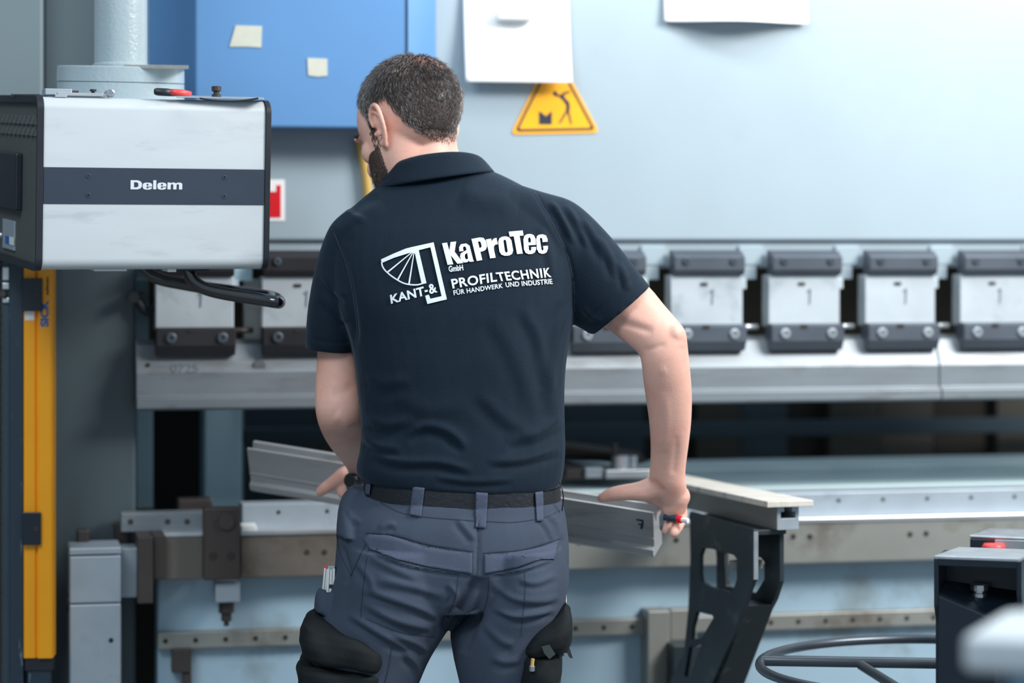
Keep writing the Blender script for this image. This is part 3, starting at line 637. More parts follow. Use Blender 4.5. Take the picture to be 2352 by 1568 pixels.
MB().box(XF, *tb(166, 181, 208, 212, y0+0.01, y0+0.02)).put('depth_rod', m_brown, cal, bevel=0.0004)
MB().box(XF, *tb(154, 242, 219, 223, y0+0.003, y0+0.02)).put('slide', m_steel, cal, bevel=0.0006)
q0 = W(214, 214, 4.335)
MB().cyl(q0, q0+Z*0.003, 0.003).cyl(q0+Z*0.003, q0+Z*0.0065, 0.0055, 0.0055, n=12).put('thumb_screw', m_blackplast, cal)
q0 = W(254, 214, 4.335)
MB().lathe(q0, -ey0, [(0.0005, -0.02), (0.0065, -0.02), (0.0070, 0), (0.0052, 0.0005), (0.0048, -0.001), (0.0012, -0.001), (0.001, -0.003)], 24).put('end_knob', m_chrome, cal, smooth=False)
kn = empty('utility_knife', W(396, 220, 4.36), 'red and black utility knife lying against the console flange', 'knife')
kf = lambda d: [(d*0.010*math.cos(t), d*0.0072*math.sin(t)) for t in [2*math.pi*i/16 for i in range(16)]]
def kring(px, py, Y, s_, ax=(1, 0.35)):
    c_ = W(px, py, Y); h = Vector((0.35, 1, 0)).normalized()
    return [c_+h*(0.013*s_*math.copysign(abs(math.cos(t))**0.6, math.cos(t)))+Z*(0.0066*s_*math.copysign(abs(math.sin(t))**0.6, math.sin(t))) for t in [2*math.pi*i/18 for i in range(18)]]
MB().rings([kring(360, 211, 4.36, 0.85), kring(364, 211, 4.36, 1.0), kring(386, 212, 4.363, 1.0), kring(398, 213, 4.366, 0.9)]).put('grip', m_blackplast, kn, smooth=True)
MB().rings([kring(394, 212.5, 4.366, 0.93), kring(420, 213, 4.372, 0.86), kring(436, 215, 4.376, 0.62)]).put('handle', m_redplast, kn, smooth=True)
pr = empty('protractor', W(500, 226, 4.36), 'flat steel protractor with black knob on the right of the console top', 'measuring tool')
MB().hexa([W(405, 224, 4.36), W(606, 229, 4.40), W(606, 228, 4.48), W(405, 222, 4.44), W(405, 220, 4.36), W(606, 225, 4.40), W(606, 224, 4.48), W(405, 218, 4.44)]).put('blade', m_ground, pr, bevel=0.0005)
shadow_arc = [W(460+i*11, 226+6.5*math.sin(math.pi*i/12), 4.345) for i in range(13)]
MB().tube(shadow_arc, 0.0016, n=8).put('shadow_arc', m_blackplast, pr, smooth=True)  # dark tube modelled as the shadow below the overhanging blade
q0 = W(497, 222, 4.39)
MB().lathe(q0, Z, [(0.008, 0), (0.008, 0.004), (0.005, 0.005), (0.005, 0.008), (0.0085, 0.010), (0.0085, 0.017), (0.007, 0.018), (0.0005, 0.018)], 20).put('knob', m_brown, pr)
MB().box(WF, W(35, 0, 4.5).x, W(100, 0, 4.5).x, 4.46, 4.60, W(0, 221, 4.5).z-0.004, W(0, 217.5, 4.5).z-0.001).put('flat_bar', m_blackplast, None, label='thin dark flat bar lying at the left end of the console top', cat='bar', bevel=0.0006)

# ------------------------------------------------------------------ light curtain and its post
YP = 4.75
PF = Frame((0, YP, 0), (1, 0.06, 0), (-0.06, 1, 0), Z)
def px2x(px, Yp): return (px-CX)/F*Yp
post = empty('guard_post', (px2x(35, YP), YP, 0), 'scratched dark slate blue steel guard post at the left edge', 'post')
def ptop(y): return EYE+(HY-y)/F*YP
MB().box(PF, px2x(32, YP), px2x(64, YP), 0.0, 0.06, 0, 1.46).put('post_profile', m_slate, post, bevel=0.002)
MB().box(PF, px2x(-40, YP), px2x(17, YP), 0.02, 0.05, 0, 1.46).put('perforated_strip', m_textured, post, bevel=0.001)
mb = MB()
for i in range(70): mb.box(PF, px2x(-38, YP), px2x(10, YP), 0.012, 0.021, 0.45+i*0.0142, 0.45+i*0.0142+0.008)
mb.put('rib', m_blackplast, post, kind='stuff', label='closely spaced dark ribs')
MB().box(PF, px2x(15, YP), px2x(33, YP), 0.015, 0.05, 0, 1.46).put('inner_channel', mat('channel_grey', (62, 78, 88), 0.4, 0.3, 0.1, 8), post, bevel=0.001)
for y0_, y1_ in ((612, 643), (648, 664), (682, 694)):
    MB().box(PF, px2x(15, YP), px2x(32, YP), 0.008, 0.016, ptop(y1_), ptop(y0_)).put('bright_link', m_ground, post, bevel=0.002)
MB().cyl(PF(px2x(18, YP), 0.0, ptop(673)), PF(px2x(18, YP), 0.02, ptop(673)), 0.006).put('bolt', m_brown, post)
lc = empty('light_curtain', (px2x(97, YP), YP, 0.68), 'tall yellow light curtain post fixed by two dark brackets', 'safety sensor')
lc.location.z = ptop(1501)
xa, xb = px2x(65, YP), px2x(131, YP); xm0, xm1 = px2x(91, YP), px2x(98, YP)
prof = [(xa, 0.0), (xm0, 0.0), (xm0+0.001, 0.005), (xm1-0.001, 0.005), (xm1, -0.004), (xb-0.004, -0.004), (xb, 0.0), (xb, 0.045), (xa, 0.045)]
MB().prism(prof, ptop(1501), 1.45, PF, 'z').put('housing', m_yellow, lc, bevel=0.0012)
MB().box(PF, xa+0.001, xb-0.001, 0.004, 0.04, ptop(1530), ptop(1501)).put('end_cap', m_blackplast, lc, bevel=0.001)
MB().box(PF, xa+0.006, xb-0.006, 0.008, 0.036, 0, ptop(1530)).put('stand_tube', m_slate, lc, bevel=0.001)
for y0_, y1_, x1_ in ((638, 712, 108), (1168, 1242, 105)):
    bk = MB().box(PF, px2x(63, YP), px2x(x1_, YP), -0.012, -0.0045, ptop(y1_), ptop(y0_)).put('mounting_bracket', m_darkcast, lc, bevel=0.001)
    yy = ptop((y0_+y1_)/2)
    MB().lathe(PF(px2x(x1_-10, YP), -0.012, yy), -V, [(0.0045, 0), (0.0045, 0.003), (0.0018, 0.003), (0.0016, 0.001), (0.0002, 0.001)], 14).put('bracket_screw', m_brown, bk)
MB().box(PF, px2x(68, YP), px2x(89, YP), -0.001, 0.001, ptop(733), ptop(713)).put('sticker', m_white, lc, label='small white sticker')
def vert_text(txt, px0, px1, py_bot, py_top, m, bold=0.03):
    vs, fs = text_mesh(txt, bold); st = norm01(vs)
    x0_, x1_ = px2x(px0, YP), px2x(px1, YP); za, zb_ = ptop(py_bot), ptop(py_top)
    MB().add([PF(x1_+(x0_-x1_)*t_, -0.0046, za+(zb_-za)*s_) for s_, t_ in st], fs).put('lettering', m, lc)
vert_text('SICK', 103, 122, 748, 687, m_textblue, 0.045)
vert_text('safetec', 115, 122, 676, 634, m_textdark)

# ------------------------------------------------------------------ support arm on the right
aa = math.radians(20.3)
ax_, ay_ = Vector((math.cos(aa), math.sin(aa), 0)), Vector((-math.sin(aa), math.cos(aa), 0))
AF = Frame(W(1786, 1163, 4.60), ax_, ay_, Z)
TW, TH, TL = 0.0425, 0.0425, 0.52
SA = empty('support_arm', AF(0.0, 0.2, -0.42), 'black cast sheet support arm with a pale strip on its rail', 'machine part')
def S(name, mb, m, bevel=0.0, **k): return mb.put(name, m, SA, bevel=bevel, **k)
slot = [(0, 0), (TW, 0), (TW, -TH), (0, -TH)]
tl = [(0, -TH), (TW, -TH), (TW, -0.001), (0.029, -0.001), (0.029, -0.010), (0.036, -0.010), (0.036, -0.022), (0.0065, -0.022), (0.0065, -0.010), (0.0135, -0.010), (0.0135, -0.001), (0, -0.001)]
S('slot_rail', MB().prism(tl[::-1], 0, TL, AF, 'y'), m_alu, 0.0006, label='aluminium T-slot rail')
S('rail_side', MB().box(AF, -0.0012, 0.0002, 0.0, TL, -TH+0.001, -0.003), m_die)
x_a = -0.026; x_b = 0.063
S('top_strip', MB().hexa([AF(x_a, -0.012, 0.0), AF(x_b, -0.018, 0.0), AF(x_b-0.01, TL+0.02, 0.0), AF(x_a, TL+0.02, 0.0), AF(x_a, -0.012, 0.011), AF(x_b, -0.018, 0.011), AF(x_b-0.01, TL+0.02, 0.011), AF(x_a, TL+0.02, 0.011)]), m_plank, 0.0012, label='pale worn top strip')
XLp = -0.040   # left cheek plane
def lp(L, x=XLp): return [AF.onplane_x(px, py, x) for px, py in L]
zz = lambda L: [(1260+a_/2.5375, 950+b_/2.5375) for a_, b_ in L]
out = lp([(1588, 1174), (1736, 1216), (1735, 1330), (1722, 1365), (1712, 1400), (1640, 1568), (1600, 1700), (1500, 1700), (1545, 1560), (1575, 1500), (1585, 1400), (1590, 1280)])
h1 = lp([(1618, 1258), (1640, 1260), (1690, 1274), (1697, 1284), (1697, 1330), (1690, 1350), (1680, 1360), (1630, 1345), (1614, 1335), (1611, 1315), (1612, 1275)])
h2 = lp([(1604, 1404), (1640, 1412), (1643, 1418), (1616, 1464), (1592, 1468), (1594, 1440)])
h3 = lp([(1587, 1486), (1616, 1476), (1588, 1556), (1576, 1552)])
vs, fs = curve_mesh([out, h1, h2, h3], 0.004)
S('left_cheek', MB().add([AF(XLp+p.z, p.x, p.y) for p in vs], fs), m_cast, 0.0010, label='left cheek plate with cutouts')
XRp = 0.0195
outr = lp([(1640, 1174), (1796, 1216), (1796, 1335), (1783, 1375), (1770, 1400), (1706, 1568), (1640, 1740), (1560, 1700), (1625, 1560), (1650, 1400), (1650, 1280)], XRp)
h1r = lp([(1668, 1262), (1752, 1280), (1760, 1290), (1760, 1330), (1740, 1362), (1672, 1345)], XRp)
vs, fs = curve_mesh([outr, h1r], 0.004)
S('right_cheek', MB().add([AF(XRp+p.z, p.x, p.y) for p in vs], fs), m_cast, 0.0010)
S('saddle', MB().box(AF, XLp, 0.0235, 0.012, 0.30, -TH-0.009, -TH), m_cast, 0.001)
fy, fz = AF.onplane_x(1712, 1392, XLp); by, bz = AF.onplane_x(1600, 1700, XLp)
S('web', MB().hexa([AF(XLp+0.003, by, bz), AF(XRp-0.003, by, bz), AF(XRp-0.003, by+0.01, bz), AF(XLp+0.003, by+0.01, bz), AF(XLp+0.003, fy, fz), AF(XRp-0.003, fy, fz), AF(XRp-0.003, fy+0.08, fz), AF(XLp+0.003, fy+0.08, fz)]), m_cast, 0.001)
S('cross_bolt', MB().box(AF, XLp, XRp, 0.10, 0.12, -0.125, -0.108), m_die, 0.002)
S('cheek_edge', MB().box(AF, XLp-0.0042, XLp+0.0042, AF.onplane_x(1736, 1220, XLp)[0]-0.0012, AF.onplane_x(1736, 1220, XLp)[0]+0.001, AF.onplane_x(1735, 1330, XLp)[1], AF.onplane_x(1736, 1220, XLp)[1]), m_wornedge, label='worn bright front edge')
# lower carrier block joining the arm to the guide rail
lz = mz(1560, 1540, -0.09)
S('carrier', MB().box(MF, mu(1545, -0.13), mu(1690, -0.13), -0.13, -0.052, mz(1600, 1700, -0.12), mz(1600, 1478, -0.12)), m_cast, 0.003)

# ------------------------------------------------------------------ second arm head, lower right
BF = Frame(W(2145, 1280, 4.05), (math.cos(0.3), -math.sin(0.3), 0), (math.sin(0.3), math.cos(0.3), 0), Z)
def bx2(px, py, y=0.0): return BF.onplane_y(px, py, y)
hd = empty('arm_head', BF(0.07, 0.08, -1.28+0.33), 'glossy navy black open arm head with a bolt inside, lower right', 'machine part')
hd.location.z = 0.0
def Hd(name, mb, m, bevel=0.0, **k): return mb.put(name, m, hd, bevel=bevel, **k)
wx = bx2(2342, 1280)[0]; g = 4.05/F
Hd('head_top', MB().hexa([BF(0, 0, -0.002), BF(wx, 0.0, -0.002), BF(wx+0.012, 0.13, -0.002), BF(0.022, 0.13, -0.002), BF(0, 0, 0.003), BF(wx, 0, 0.003), BF(wx+0.012, 0.13, 0.003), BF(0.022, 0.13, 0.003)]), m_wornedge, 0.001, label='worn bright top edge')
def side(x0_, x1_, L): return MB().prism([(y_, -z_*g) for y_, z_ in L], x0_, x1_, BF, 'x')
Hd('head_cheek', side(0, 0.007, [(0, 2), (0, 110), (0.02, 150), (0.02, 300), (0.12, 300), (0.12, 2)]), m_darkcast, 0.001)
Hd('head_cheek', side(wx-0.005, wx+0.003, [(0, 2), (0, 80), (0.045, 180), (0.06, 300), (0.12, 300), (0.12, 2)]), m_darkcast, 0.001)
Hd('head_back', MB().box(BF, 0.004, wx, 0.10, 0.108, -0.20, -0.002), m_darkcast)
Hd('head_lintel', MB().box(BF, 0.005, wx-0.003, 0.001, 0.008, -0.012, -0.002), m_darkcast)
xm = bx2(2285, 1400)[0]
# sloping lower front with its facet
Hd('head_front', MB().add([BF(0.007, 0.0, -88*g), BF(xm, 0.0, -138*g), BF(xm, 0.0, -1.0), BF(0.007, 0.0, -1.0), BF(0.007, 0.10, -70*g), BF(wx, 0.10, -90*g), BF(wx, 0.05, -100*g), BF(wx, 0.06, -1.0), BF(0.007, 0.1, -1.0), BF(wx, 0.1, -1.0)],
       [(0, 3, 2, 1), (1, 2, 7, 6), (0, 1, 6, 5, 4), (0, 4, 8, 3), (6, 7, 9, 5), (4, 5, 9, 8), (3, 8, 9, 7, 2)]), m_darkcast, 0.0012)
q0 = W(2250, 1362, 4.10)
Hd('head_bolt', MB().lathe(q0, Z, [(0.0005, -0.01), (0.012, -0.01), (0.012, 0.0), (0.010, 0.001), (0.010, 0.004), (0.015, 0.005), (0.015, 0.014), (0.0005, 0.014)], 18), m_chrome, smooth=False)
h2_ = empty('arm_head', W(2310, 1262, 4.55), 'worn dark arm head with a red knob, behind the open one', 'machine part')
h2_.location.z = 0.0
BF2 = Frame(W(2226, 1232, 4.55), (math.cos(0.3), -math.sin(0.3), 0), (math.sin(0.3), math.cos(0.3), 0), Z)
MB().hexa([BF2(0, 0, -0.002), BF2(0.16, 0, -0.004), BF2(0.17, 0.12, -0.002), BF2(0.022, 0.12, -0.002), BF2(0, 0, 0.003), BF2(0.16, 0, 0.001), BF2(0.17, 0.12, 0.003), BF2(0.022, 0.12, 0.003)]).put('head_top', m_wornedge, h2_, bevel=0.002)
MB().box(BF2, 0.001, 0.158, 0.002, 0.115, -BF2.o.z+0.0, -0.0025).put('head_body', m_darkcast, h2_, bevel=0.003)
MB().box(BF2, 0.045, 0.15, -0.001, 0.003, -0.030, -0.0035).put('worn_patch', m_wornedge, h2_, bevel=0.001)
q0 = BF2(0.0, 0.0, 0); q0 = W(2282, 1262, 4.53)
MB().lathe(q0, Z, [(0.006, -0.02), (0.006, -0.004), (0.020, -0.002), (0.0205, 0.006), (0.017, 0.011), (0.0005, 0.012)], 24).put('knob', m_redplast, h2_, smooth=True, label='red mushroom knob')
# steel ring loop
rc = W(2165, 1532, 4.33); RR = 0.308
ring = empty('foot_ring', (rc.x, rc.y, rc.z-0.02), 'dark steel tube ring with spokes around a column, lower right', 'ring')
MB().tube([rc+Vector((math.cos(t)*RR, math.sin(t)*RR, 0)) for t in [math.radians(78+184*i/40) for i in range(41)]], 0.0082, n=14).put('ring_tube', mat('dark_ring_steel', (78, 86, 94), 0.3, 0.6, 0.1, 8), ring, smooth=True)
mr = MATS['dark_ring_steel']
MB().tube([rc+Vector((-RR*0.965, 0.07, 0)), rc+Vector((0.06, 0.035, 0))], 0.0095, n=14).put('cross_tube', mr, ring, smooth=True)
for dx0, dx1, dy0, dy1 in ((-0.135, -0.085, 0.02, -0.22), (0.03, -0.06, 0.0, -0.26)):
    MB().tube([rc+Vector((dx0, dy0, 0)), rc+Vector((dx1, dy1, -0.012))], 0.0085, n=12).put('spoke', mr, ring, smooth=True)
ring.location.z = 0.0
for ch in list(ring.children): ch.data.transform(Matrix.Translation((0, 0, rc.z-0.02)))
cc = W(2225, 1500, 4.36)
mb = MB().box(WF, cc.x-0.028, cc.x+0.040, 4.31, 4.40, 0.0, cc.z)
mb.put('ring_column', m_darkcast, ring, bevel=0.004, label='dark column carrying the ring')
# blurred pale enamel housing close to the lens
NF = Frame(W(2205, 1498, 2.40), (math.cos(-0.25), math.sin(-0.25), 0), (math.sin(0.25), math.cos(-0.25), 0), Z)
fg = empty('pale_housing', NF(0.08, 0.08, -0.4), 'pale enamel machine housing out of focus in the bottom right corner', 'machine part')
fg.location.z = 0
o = MB().prism(rpoly([(0.0, 0.0), (0.26, 0.0), (0.26, 0.20), (0.03, 0.20)], 0.02), -0.018, 0.014, NF, 'z').put('housing_lid', m_glassblur, fg, bevel=0.006)
MB().box(NF, 0.045, 0.25, 0.02, 0.19, -NF.o.z, -0.018).put('housing_body', m_bluebase, fg, bevel=0.006)
# ------------------------------------------------------------------ the tool bar he holds
ha = W(567, 1030, 4.80); hb = W(1500, 1178, 4.52)
hx = (hb-ha).normalized(); hy = Vector((-hx.y, hx.x, 0)).normalized()
hz0_ = hx.cross(hy); rr_ = math.radians(26)
HF = Frame(ha, hx, hy*math.cos(rr_)+hz0_*math.sin(rr_)); HL = (hb-ha).length
tool = empty('die_tool', HF(HL/2, 0.02, -0.077), 'long grooved steel die held tilted in both hands of the man', 'press tool')
prof = [(0, 0), (0.0045, 0), (0.0125, -0.024), (0.0145, -0.024), (0.0225, 0.0), (0.0285, 0.0), (0.0285, -0.046), (0.038, -0.056), (0.038, -0.0775), (-0.003, -0.0775), (-0.0065, -0.072), (-0.0065, -0.0635), (-0.0005, -0.0600), (0.0005, -0.0490), (-0.0012, -0.0480), (-0.0012, -0.0455), (0, -0.0440)]
prof = [(a_*1.12, b_*1.17) for a_, b_ in prof]
MB().prism(prof, 0, HL, HF, 'x').put('die_body', mat('held_die_steel', (176, 178, 180), 0.4, 0.3, 0.08, 4, stretch=(1, 1, 8), stain=(110, 104, 96), stain_amt=0.45, stain_scale=6), tool, bevel=0.0007)
sv = lambda px, py: HF.onplane_y(px, py, -0.0006)
zq7 = [(1461, 1191.5), (1478, 1194), (1478, 1207), (1475.5, 1215), (1470, 1214), (1472, 1206), (1466, 1205), (1466, 1202), (1473, 1203), (1474, 1197), (1461, 1194.5)]
MB().prism([sv(a_, b_) for a_, b_ in zq7][::-1], -0.0006, -0.0002, HF, 'y').put('marker_digit', m_ink, tool, label='black handwritten 7')

# ------------------------------------------------------------------ the man
m_shirt = mat('navy_pique_cotton', (14, 30, 44), 0.8, 0, 0.05, 60, bump=0.35, bscale=420, spec=0.2, sheen=0.14)
m_trs = mat('grey_blue_work_cloth', (66, 76, 92), 0.85, 0, 0.10, 9, bump=0.3, bscale=500, spec=0.2)
m_trs2 = mat('grey_blue_welt_cloth', (76, 84, 103), 0.85, 0, 0.06, 9, bump=0.3, bscale=500, spec=0.2)
m_seam = mat('seam_thread', (46, 52, 66), 0.9)
m_black = mat('black_cordura', (17, 23, 27), 0.8, 0, 0.1, 40, bump=0.4, bscale=500, spec=0.3)
m_belt = mat('black_leather', (30, 34, 40), 0.42, 0, 0.15, 60, bump=0.5, bscale=160)
m_print = mat('white_screen_print', (222, 232, 238), 0.7)
m_skin = mat('skin', (235, 184, 166), 0.5, 0, 0.05, 14, stain=(220, 148, 130), stain_amt=0.45, stain_scale=16, sss=0.12, bump=0.15, bscale=260, stain_lo=0.45, stain_hi=0.7)
m_hair = mat('dark_brown_hair', (72, 62, 58), 0.42, 0, 0.25, 90, spec=0.6)
m_hairg = mat('grey_hair', (128, 124, 124), 0.4, 0, 0.1, 60, spec=0.6)
m_beard = mat('brown_beard', (70, 54, 46), 0.6, 0, 0.2, 90)
MAN = empty('person', (W(1020, 0, 4.30).x, 4.30, 0), 'man seen from behind in navy polo shirt and grey work trousers, gripping a steel tool', 'person')

def se(c, e): return math.copysign(abs(c)**(2.0/e), c)
NR = 44
def hring(L, R, y, Yc, ry, e=2.2, tx=0.0, sag=0.0, lean=0.0):
    a = W(L, y, Yc); b = W(R, y, Yc); c = (a+b)/2; rx = (b-a).length/2
    out = []
    for i in range(NR):
        t = 2*math.pi*i/NR; cx_, sy = se(math.cos(t), e), se(math.sin(t), e)
        out.append(Vector((c.x+rx*cx_, Yc+ry*sy, c.z+tx*cx_+sag*sy)))
    return out
def pring(A, B, Y, rd, e=2.1, YB=None):
    a = W(A[0], A[1], Y); b = W(B[0], B[1], Y if YB is None else YB); c = (a+b)/2; h = (a-b)/2
    d = Vector((0, 1, 0)); hn = h.normalized(); d = (d-hn*d.dot(hn)).normalized()
    return [c+h*se(math.cos(2*math.pi*i/NR), e)+d*rd*se(math.sin(2*math.pi*i/NR), e) for i in range(NR)]
def densify(R, k=3):
    """Catmull-Rom between rings"""
    m = len(R); out = []
    for i in range(m-1):
        r0 = R[max(i-1, 0)]; r1 = R[i]; r2 = R[i+1]; r3 = R[min(i+2, m-1)]
        for q_ in range(k):
            t = q_/k
            out.append([0.5*((2*b)+(c-a)*t+(2*a-5*b+4*c-d)*t*t+(3*b-a-3*c+d)*t**3) for a, b, c, d in zip(r0, r1, r2, r3)])
    out.append(R[-1]); return out
def loft(mb, R, k=3): mb.rings(densify(R, k))
def ball(mb, c, rx, ry, rz, M=None, n=20, k=12):
    R = []
    for j in range(1, k):
        ph = math.pi*j/k
        ring_ = []
        for i in range(n):
            t = 2*math.pi*i/n; p = Vector((rx*math.sin(ph)*math.cos(t), ry*math.sin(ph)*math.sin(t), rz*math.cos(ph)))+Vector(c)
            ring_.append(M @ p if M is not None else p)
        R.append(ring_)
    mb.rings(R)
def remesh(mb, voxel, smooth=6, fac=0.5):
    me = mb.mesh(); o = bpy.data.objects.new('t', me); COL.objects.link(o)
    r = o.modifiers.new('r', 'REMESH'); r.mode = 'VOXEL'; r.voxel_size = voxel; r.use_smooth_shade = True
    if smooth: s_ = o.modifiers.new('s', 'SMOOTH'); s_.iterations = smooth; s_.factor = fac
    dg = bpy.context.evaluated_depsgraph_get(); out = bpy.data.meshes.new_from_object(o.evaluated_get(dg))
    bpy.data.objects.remove(o); bpy.data.meshes.remove(me); return out
def np_co(me):
    a = np.zeros(len(me.vertices)*3); me.vertices.foreach_get('co', a); return a.reshape(-1, 3)
def np_no(me):
    a = np.zeros(len(me.vertices)*3); me.vertex_normals.foreach_get('vector', a); return a.reshape(-1, 3)
def fold(me, folds, side=1):
    """folds: (polyline in picture coordinates, amplitude m, width px, kind); 'r' ridge, 'v' valley, 's' ridge with a valley beside it"""
    co = np_co(me); no = np_no(me)
    px = CX+co[:, 0]/co[:, 1]*F; py = HY-(co[:, 2]-EYE)/co[:, 1]*F
    toc = np.stack([-co[:, 0], -co[:, 1], EYE-co[:, 2]], 1); toc /= np.linalg.norm(toc, axis=1)[:, None]
    face = np.clip((toc*no).sum(1)*3.0, 0, 1); disp = np.zeros(len(co))
    for pts, amp, wd, kd in folds:
        P_ = [Vector((p[0], p[1], 0)) for p in pts]; P_ = smooth_path(P_, 6) if len(P_) > 2 else P_
        best = np.full(len(co), 1e9); sgn = np.zeros(len(co)); tt = np.zeros(len(co)); m = len(P_)-1
        for i in range(m):
            a = P_[i]; b = P_[i+1]; dx, dy = b.x-a.x, b.y-a.y; l2 = dx*dx+dy*dy+1e-9
            t = np.clip(((px-a.x)*dx+(py-a.y)*dy)/l2, 0, 1)
            qx, qy = px-(a.x+t*dx), py-(a.y+t*dy); d = np.sqrt(qx*qx+qy*qy)
            k_ = d < best; best[k_] = d[k_]; sgn[k_] = np.sign(dx*qy-dy*qx)[k_]; tt[k_] = ((i+t)/m)[k_]
        s_ = best*sgn; taper = np.clip(np.minimum(tt, 1-tt)*5, 0, 1)**0.7
        if kd == 'r': f = np.exp(-(best/wd)**2)
        elif kd == 'v': f = -np.exp(-(best/wd)**2)
        else: f = np.exp(-(s_/wd)**2)-0.9*np.exp(-((s_-1.5*wd)/wd)**2)
        disp += amp*f*taper
    co += no*(disp*face)[:, None]
    me.vertices.foreach_set('co', co.ravel()); me.update()
def noise_disp(me, amp, sc, off=0):
    co = np_co(me); no = np_no(me)
    d = np.array([noise.noise(Vector(c)*sc+Vector((off, 0, 0))) for c in co])
    co += no*(d*amp)[:, None]; me.vertices.foreach_set('co', co.ravel()); me.update()
def bvh_of(me): return BVHTree.FromPolygons([v.co.copy() for v in me.vertices], [tuple(p.vertices) for p in me.polygons])
CAM = Vector((0, 0, EYE))
def ray(px, py, trees):
    d = Vector(((px-CX)/F, 1, (HY-py)/F)).normalized(); best = None
    for t in trees:
        h = t.ray_cast(CAM, d)
        if h[0] is not None and (best is None or h[3] < best[1]): best = (h[0], h[3], h[1])
    if best is None:
        for t in trees:
            h = t.find_nearest(CAM+d*4.2)
            if best is None or h[3] < best[1]: best = (h[0], h[3], h[1])
    n = best[2]
    if n.dot(d) > 0: n = -n
    return best[0], n
def drop(pts, faces, trees, off, maxlen=6.0):
    bm = bmesh.new(); vs = [bm.verts.new((p[0], p[1], 0)) for p in pts]
    for f in faces:
        try: bm.faces.new([vs[i] for i in f])
        except ValueError: pass
    bmesh.ops.triangulate(bm, faces=bm.faces)
    for _ in range(7):
        ed = [e_ for e_ in bm.edges if e_.calc_length() > maxlen]
        if not ed: break
        bmesh.ops.subdivide_edges(bm, edges=ed, cuts=1); bmesh.ops.triangulate(bm, faces=bm.faces)
    for v in bm.verts:
        p, n = ray(v.co.x, v.co.y, trees); v.co = p+n*off
    me = bpy.data.meshes.new('d'); bm.to_mesh(me); bm.free()
    # faces towards the viewer
    flip = 0; 
    for p in me.polygons:
        if p.normal.dot(CAM-p.center) < 0: flip += 1
    if flip > len(me.polygons)/2: me.flip_normals()
    me.update(); return me
def stroke(pts, wd, trees, off, sub=4, w1=None):
    P_ = [Vector((p[0], p[1], 0)) for p in pts]
    if len(P_) > 2: P_ = smooth_path(P_, sub)
    n = len(P_); L = []; R = []
    for i in range(n):
        t = (P_[min(i+1, n-1)]-P_[max(i-1, 0)]).normalized(); q_ = Vector((-t.y, t.x, 0)); ww = wd if w1 is None else wd+(w1-wd)*i/(n-1)
        L.append(P_[i]+q_*ww/2); R.append(P_[i]-q_*ww/2)
    pts2 = L+R; fs = [(i, i+1, n+i+1, n+i) for i in range(n-1)]
    return drop(pts2, fs, trees, off, 12)
def join_me(list_):
    vs = []; fs = []
    for me in list_:
        n = len(vs); vs += [v.co.copy() for v in me.vertices]; fs += [tuple(i+n for i in p.vertices) for p in me.polygons]; bpy.data.meshes.remove(me)
    o = bpy.data.meshes.new('j'); o.from_pydata([tuple(v) for v in vs], [], fs); o.update(); return o

# ---- skin: head, neck, trunk, arms and hands in one surface
HC = W(941, 299, 4.47)
HM = Matrix.Translation(HC) @ Matrix.Rotation(math.radians(49), 4, 'Z') @ Matrix.Rotation(math.radians(-24), 4, 'X') @ Matrix.Rotation(math.radians(3), 4, 'Y')
skin = MB()
ball(skin, (0, -0.014, 0.036), 0.0775, 0.1000, 0.0900, HM, 32, 20)
ball(skin, (0, 0.030, 0.030), 0.066, 0.064, 0.075, HM, 28, 16)
def hr(z, yf, yb, hw, e=2.3):
    c = (yf+yb)/2; r = (yf-yb)/2
    return [HM @ Vector((hw*se(math.cos(2*math.pi*i/NR), e), c+r*se(math.sin(2*math.pi*i/NR), e), z)) for i in range(NR)]
loft(skin, [hr(0.06, 0.080, -0.06, 0.064), hr(0.03, 0.090, -0.06, 0.070), hr(0.0, 0.085, -0.055, 0.069), hr(-0.03, 0.083, -0.045, 0.069), hr(-0.06, 0.083, -0.03, 0.065), hr(-0.085, 0.083, -0.01, 0.056), hr(-0.105, 0.085, 0.02, 0.036), hr(-0.112, 0.080, 0.04, 0.022)], 3)
ball(skin, (0, 0.092, 0.022), 0.045, 0.010, 0.008, HM)                     # brow
for s_ in (-1, 1): ball(skin, (s_*0.050, 0.053, -0.022), 0.019, 0.021, 0.022, HM); ball(skin, (s_*0.031, 0.073, 0.0), 0.0150, 0.0142, 0.0135, HM)   # cheek bones
nose = [(0.007, 0.086, 0.012), (0.009, 0.097, -0.008), (0.012, 0.107, -0.026), (0.015, 0.098, -0.036)]
skin.tube([HM @ Vector((0, p[1], p[2])) for p in nose], [p[0] for p in nose], 12, sub=3)
for s_ in (-1, 1): ball(skin, (s_*0.012, 0.098, -0.036), 0.008, 0.010, 0.007, HM)
ball(skin, (0, 0.085, -0.055), 0.022, 0.008, 0.005, HM); ball(skin, (0, 0.083, -0.064), 0.020, 0.008, 0.006, HM)
ball(skin, (0, 0.080, -0.098), 0.020, 0.014, 0.014, HM)
